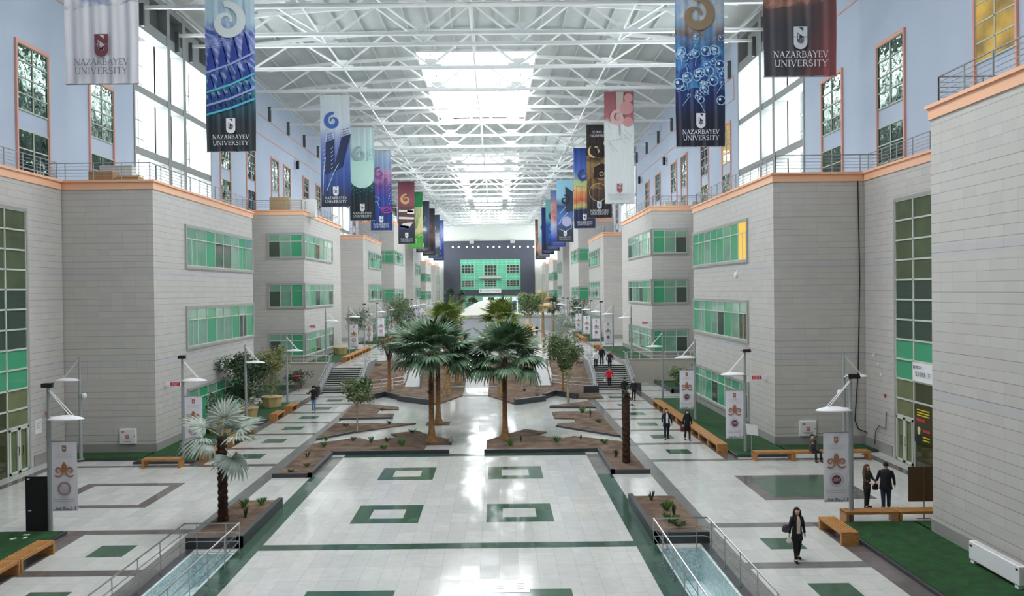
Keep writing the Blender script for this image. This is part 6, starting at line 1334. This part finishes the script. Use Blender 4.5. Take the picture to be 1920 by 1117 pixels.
def held(t, J, nm, name, m, kind='bag', sz=.2, drop=.12):
    k = J['k']; p = (J['wr'+nm]+(J['wr'+nm]-J['el'+nm]).normalized()*.1)*k; R_ = Matrix.Rotation(t.rotation_euler.z, 3, 'Z'); wp = R_ @ p+t.location
    q = MB()
    if name in ('white_bag', 'shoulder_bag', 'plastic_bag'): q.lathe([(sz*.02, 0), (sz*.4, sz*.12), (sz*.55, sz*.45), (sz*.42, sz*.85), (sz*.12, sz*1.1)], (0, 0, -sz*1.1-drop), 12, sxy=(1, .45))
    else: q.box(-sz*.5, -.06, -sz*1.1-drop, sz*.5, .06, -drop)
    o = tag(empty(name, wp), None, None); b = q.build('body', m, o); bevel(b, .04, 3)
    q = MB(); q.tube([(-sz*.3, 0, -drop), (-sz*.2, 0, -.03), (0, 0, .005), (sz*.2, 0, -.03), (sz*.3, 0, -drop)], .01, 5); q.build('handle', m, o); return o
t, J = person('woman walking towards the camera in an open black coat and cream top', 9.38, 25.3, 0, 0, 1.68, 'coat', '14131c', '0c0c10', 'long', '1b1210', legs=(14, -10), arms=((14, 12), (12, 8)), armfw=((5, 15), (-8, 5)), coat=.18, inner='c9b6a0', boot=True)
tag(held(t, J, 'L', 'white_bag', mat('white_bag', 'e8e4de', .6), sz=.16, drop=.02), 'small white bag held by the woman walking near the camera', 'bag')
o = held(t, J, 'L', 'shoulder_bag', mat('grey_bag', '3d3a46', .6), sz=.24, drop=-.1); o.location.x -= .1; o.location.z += .3; tag(o, 'grey shoulder bag beside the woman in the open black coat', 'bag')
t, J = person('woman with long brown hair and folded arms in a dark olive sweater', 14.36, 31.34, 0, math.radians(25), 1.68, 'sweater', '3c3028', '15161c', 'long', '4a2c1c', legs=(3, -3), arms=((14, 60), (14, 60)), armfw=((18, 55), (18, 55)), cross=True, boot=True, coat=.1)
t, J = person('man seen from behind in a navy padded jacket talking to the woman', 14.98, 31.1, 0, math.radians(165), 1.8, 'padded_jacket', '15161f', '1a2238', 'short', '12100e', legs=(4, -4), arms=((14, 10), (14, 10)), armfw=((0, 12), (10, 40)), width=1.25, coat=.12)
tag(held(t, J, 'R', 'black_bag', mat('bag_black', '151318', .5), sz=.22, drop=.02), 'black hand bag hanging between the talking pair', 'bag')
t, J = person('man in a dark open suit with a white shirt on the right walk', 9.67, 46.1, 0, 0, 1.76, 'jacket', '17182a', '14141c', 'short', '3a2418', legs=(8, -9), arms=((16, 8), (16, 8)), armfw=((12, 40), (0, 5)), coat=.14, inner='d8d8dc', width=1.12)
t, J = person('woman in a knee-length black coat with a maroon handbag on the right walk', 10.78, 45.75, 0, 0, 1.7, 'long_coat', '10111c', '14141c', 'long', '120f10', legs=(-8, 8), arms=((14, 8), (12, 8)), coat=.3, scarf='10111c', skin=SKINP, boot=True)
tag(held(t, J, 'L', 'maroon_handbag', mat('maroon_leather', '5a1a26', .4), sz=.24, drop=.03), 'maroon handbag carried by the woman in the black coat', 'handbag')
t, J = person('man in black jacket, cap and blue jeans holding a phone to his face', -13.45, 59.0, 0, 0, 1.78, 'jacket', '12121a', '6a82a8', 'short', '15110f', legs=(-6, 10), arms=((35, -60), (12, 8)), armfw=((30, 130), (0, 5)), cap='14141a', width=1.15, coat=.08)
t, J = person('man in a grey sweater seated on a bench, chin on hand', 15.65, 40.05, 0, math.radians(15), 1.74, 'sweater', '4c454c', '15151c', 'short', '14100e', seated=True, legs=(10, -10), arms=((10, -30), (5, 8)), armfw=((40, 130), (20, 45)))
t, J = person('woman in a white top and dark vest at the top of the right stairs', 8.98, 73.25, 1.46, 0, 1.66, 'vest', 'dcdce0', '101016', 'short', '18120f', legs=(6, -6), arms=((14, 10), (14, 10)), armfw=((15, 60), (0, 5)))
t, J = person('bald man in black sweater and blue jeans atop the right stairs', 9.58, 73.75, 1.61, 0, 1.8, 'sweater', '13131f', '2c3c5c', 'short', 'c8a890', legs=(-6, 6), arms=((12, 8), (12, 8)), armfw=((15, 50), (0, 5)), width=1.12)
t, J = person('fair-haired person in a dark fur-trimmed jacket coming down the right stairs', 10.2, 72.9, 1.31, 0, 1.72, 'jacket', '1c1719', '101014', 'short', 'c0a078', legs=(8, -8), arms=((16, 10), (16, 10)), scarf='6e5040', coat=.12, width=1.1)
t, J = person('person in a bright red jacket climbing down the lower right stairs', 9.68, 69.5, .16, 0, 1.68, 'jacket', 'd0142c', '15161c', 'short', '4a5a4c', legs=(10, -8), arms=((24, 16), (24, 16)), width=1.15, cap='5a6a5c')
tag(held(t, J, 'L', 'plastic_bag', mat('plastic_bag_white', 'd8d8dc', .5), sz=.2, drop=.05), 'white plastic bag carried by the person in the red jacket', 'bag')
t, J = person('person in a dark hooded coat walking left of another below the right stairs', 9.83, 62.2, 0, 0, 1.8, 'coat', '14141f', '101016', 'short', '120f10', legs=(-9, 9), arms=((12, 8), (12, 8)), coat=.18, width=1.1, cap='14141c')
t, J = person('person in a dark olive jacket with a pale scarf below the right stairs', 10.5, 62.0, 0, 0, 1.7, 'jacket', '1f2018', '14141a', 'short', '3c2820', legs=(9, -9), arms=((16, 10), (16, 10)), scarf='c0c0c0', coat=.1)
t, J = person('tiny figure in black on the far upper walk by the marquee', 5.9, 119, UP, 0, 1.75, 'coat', '101018', '101018', 'short', '14100e', coat=.2)
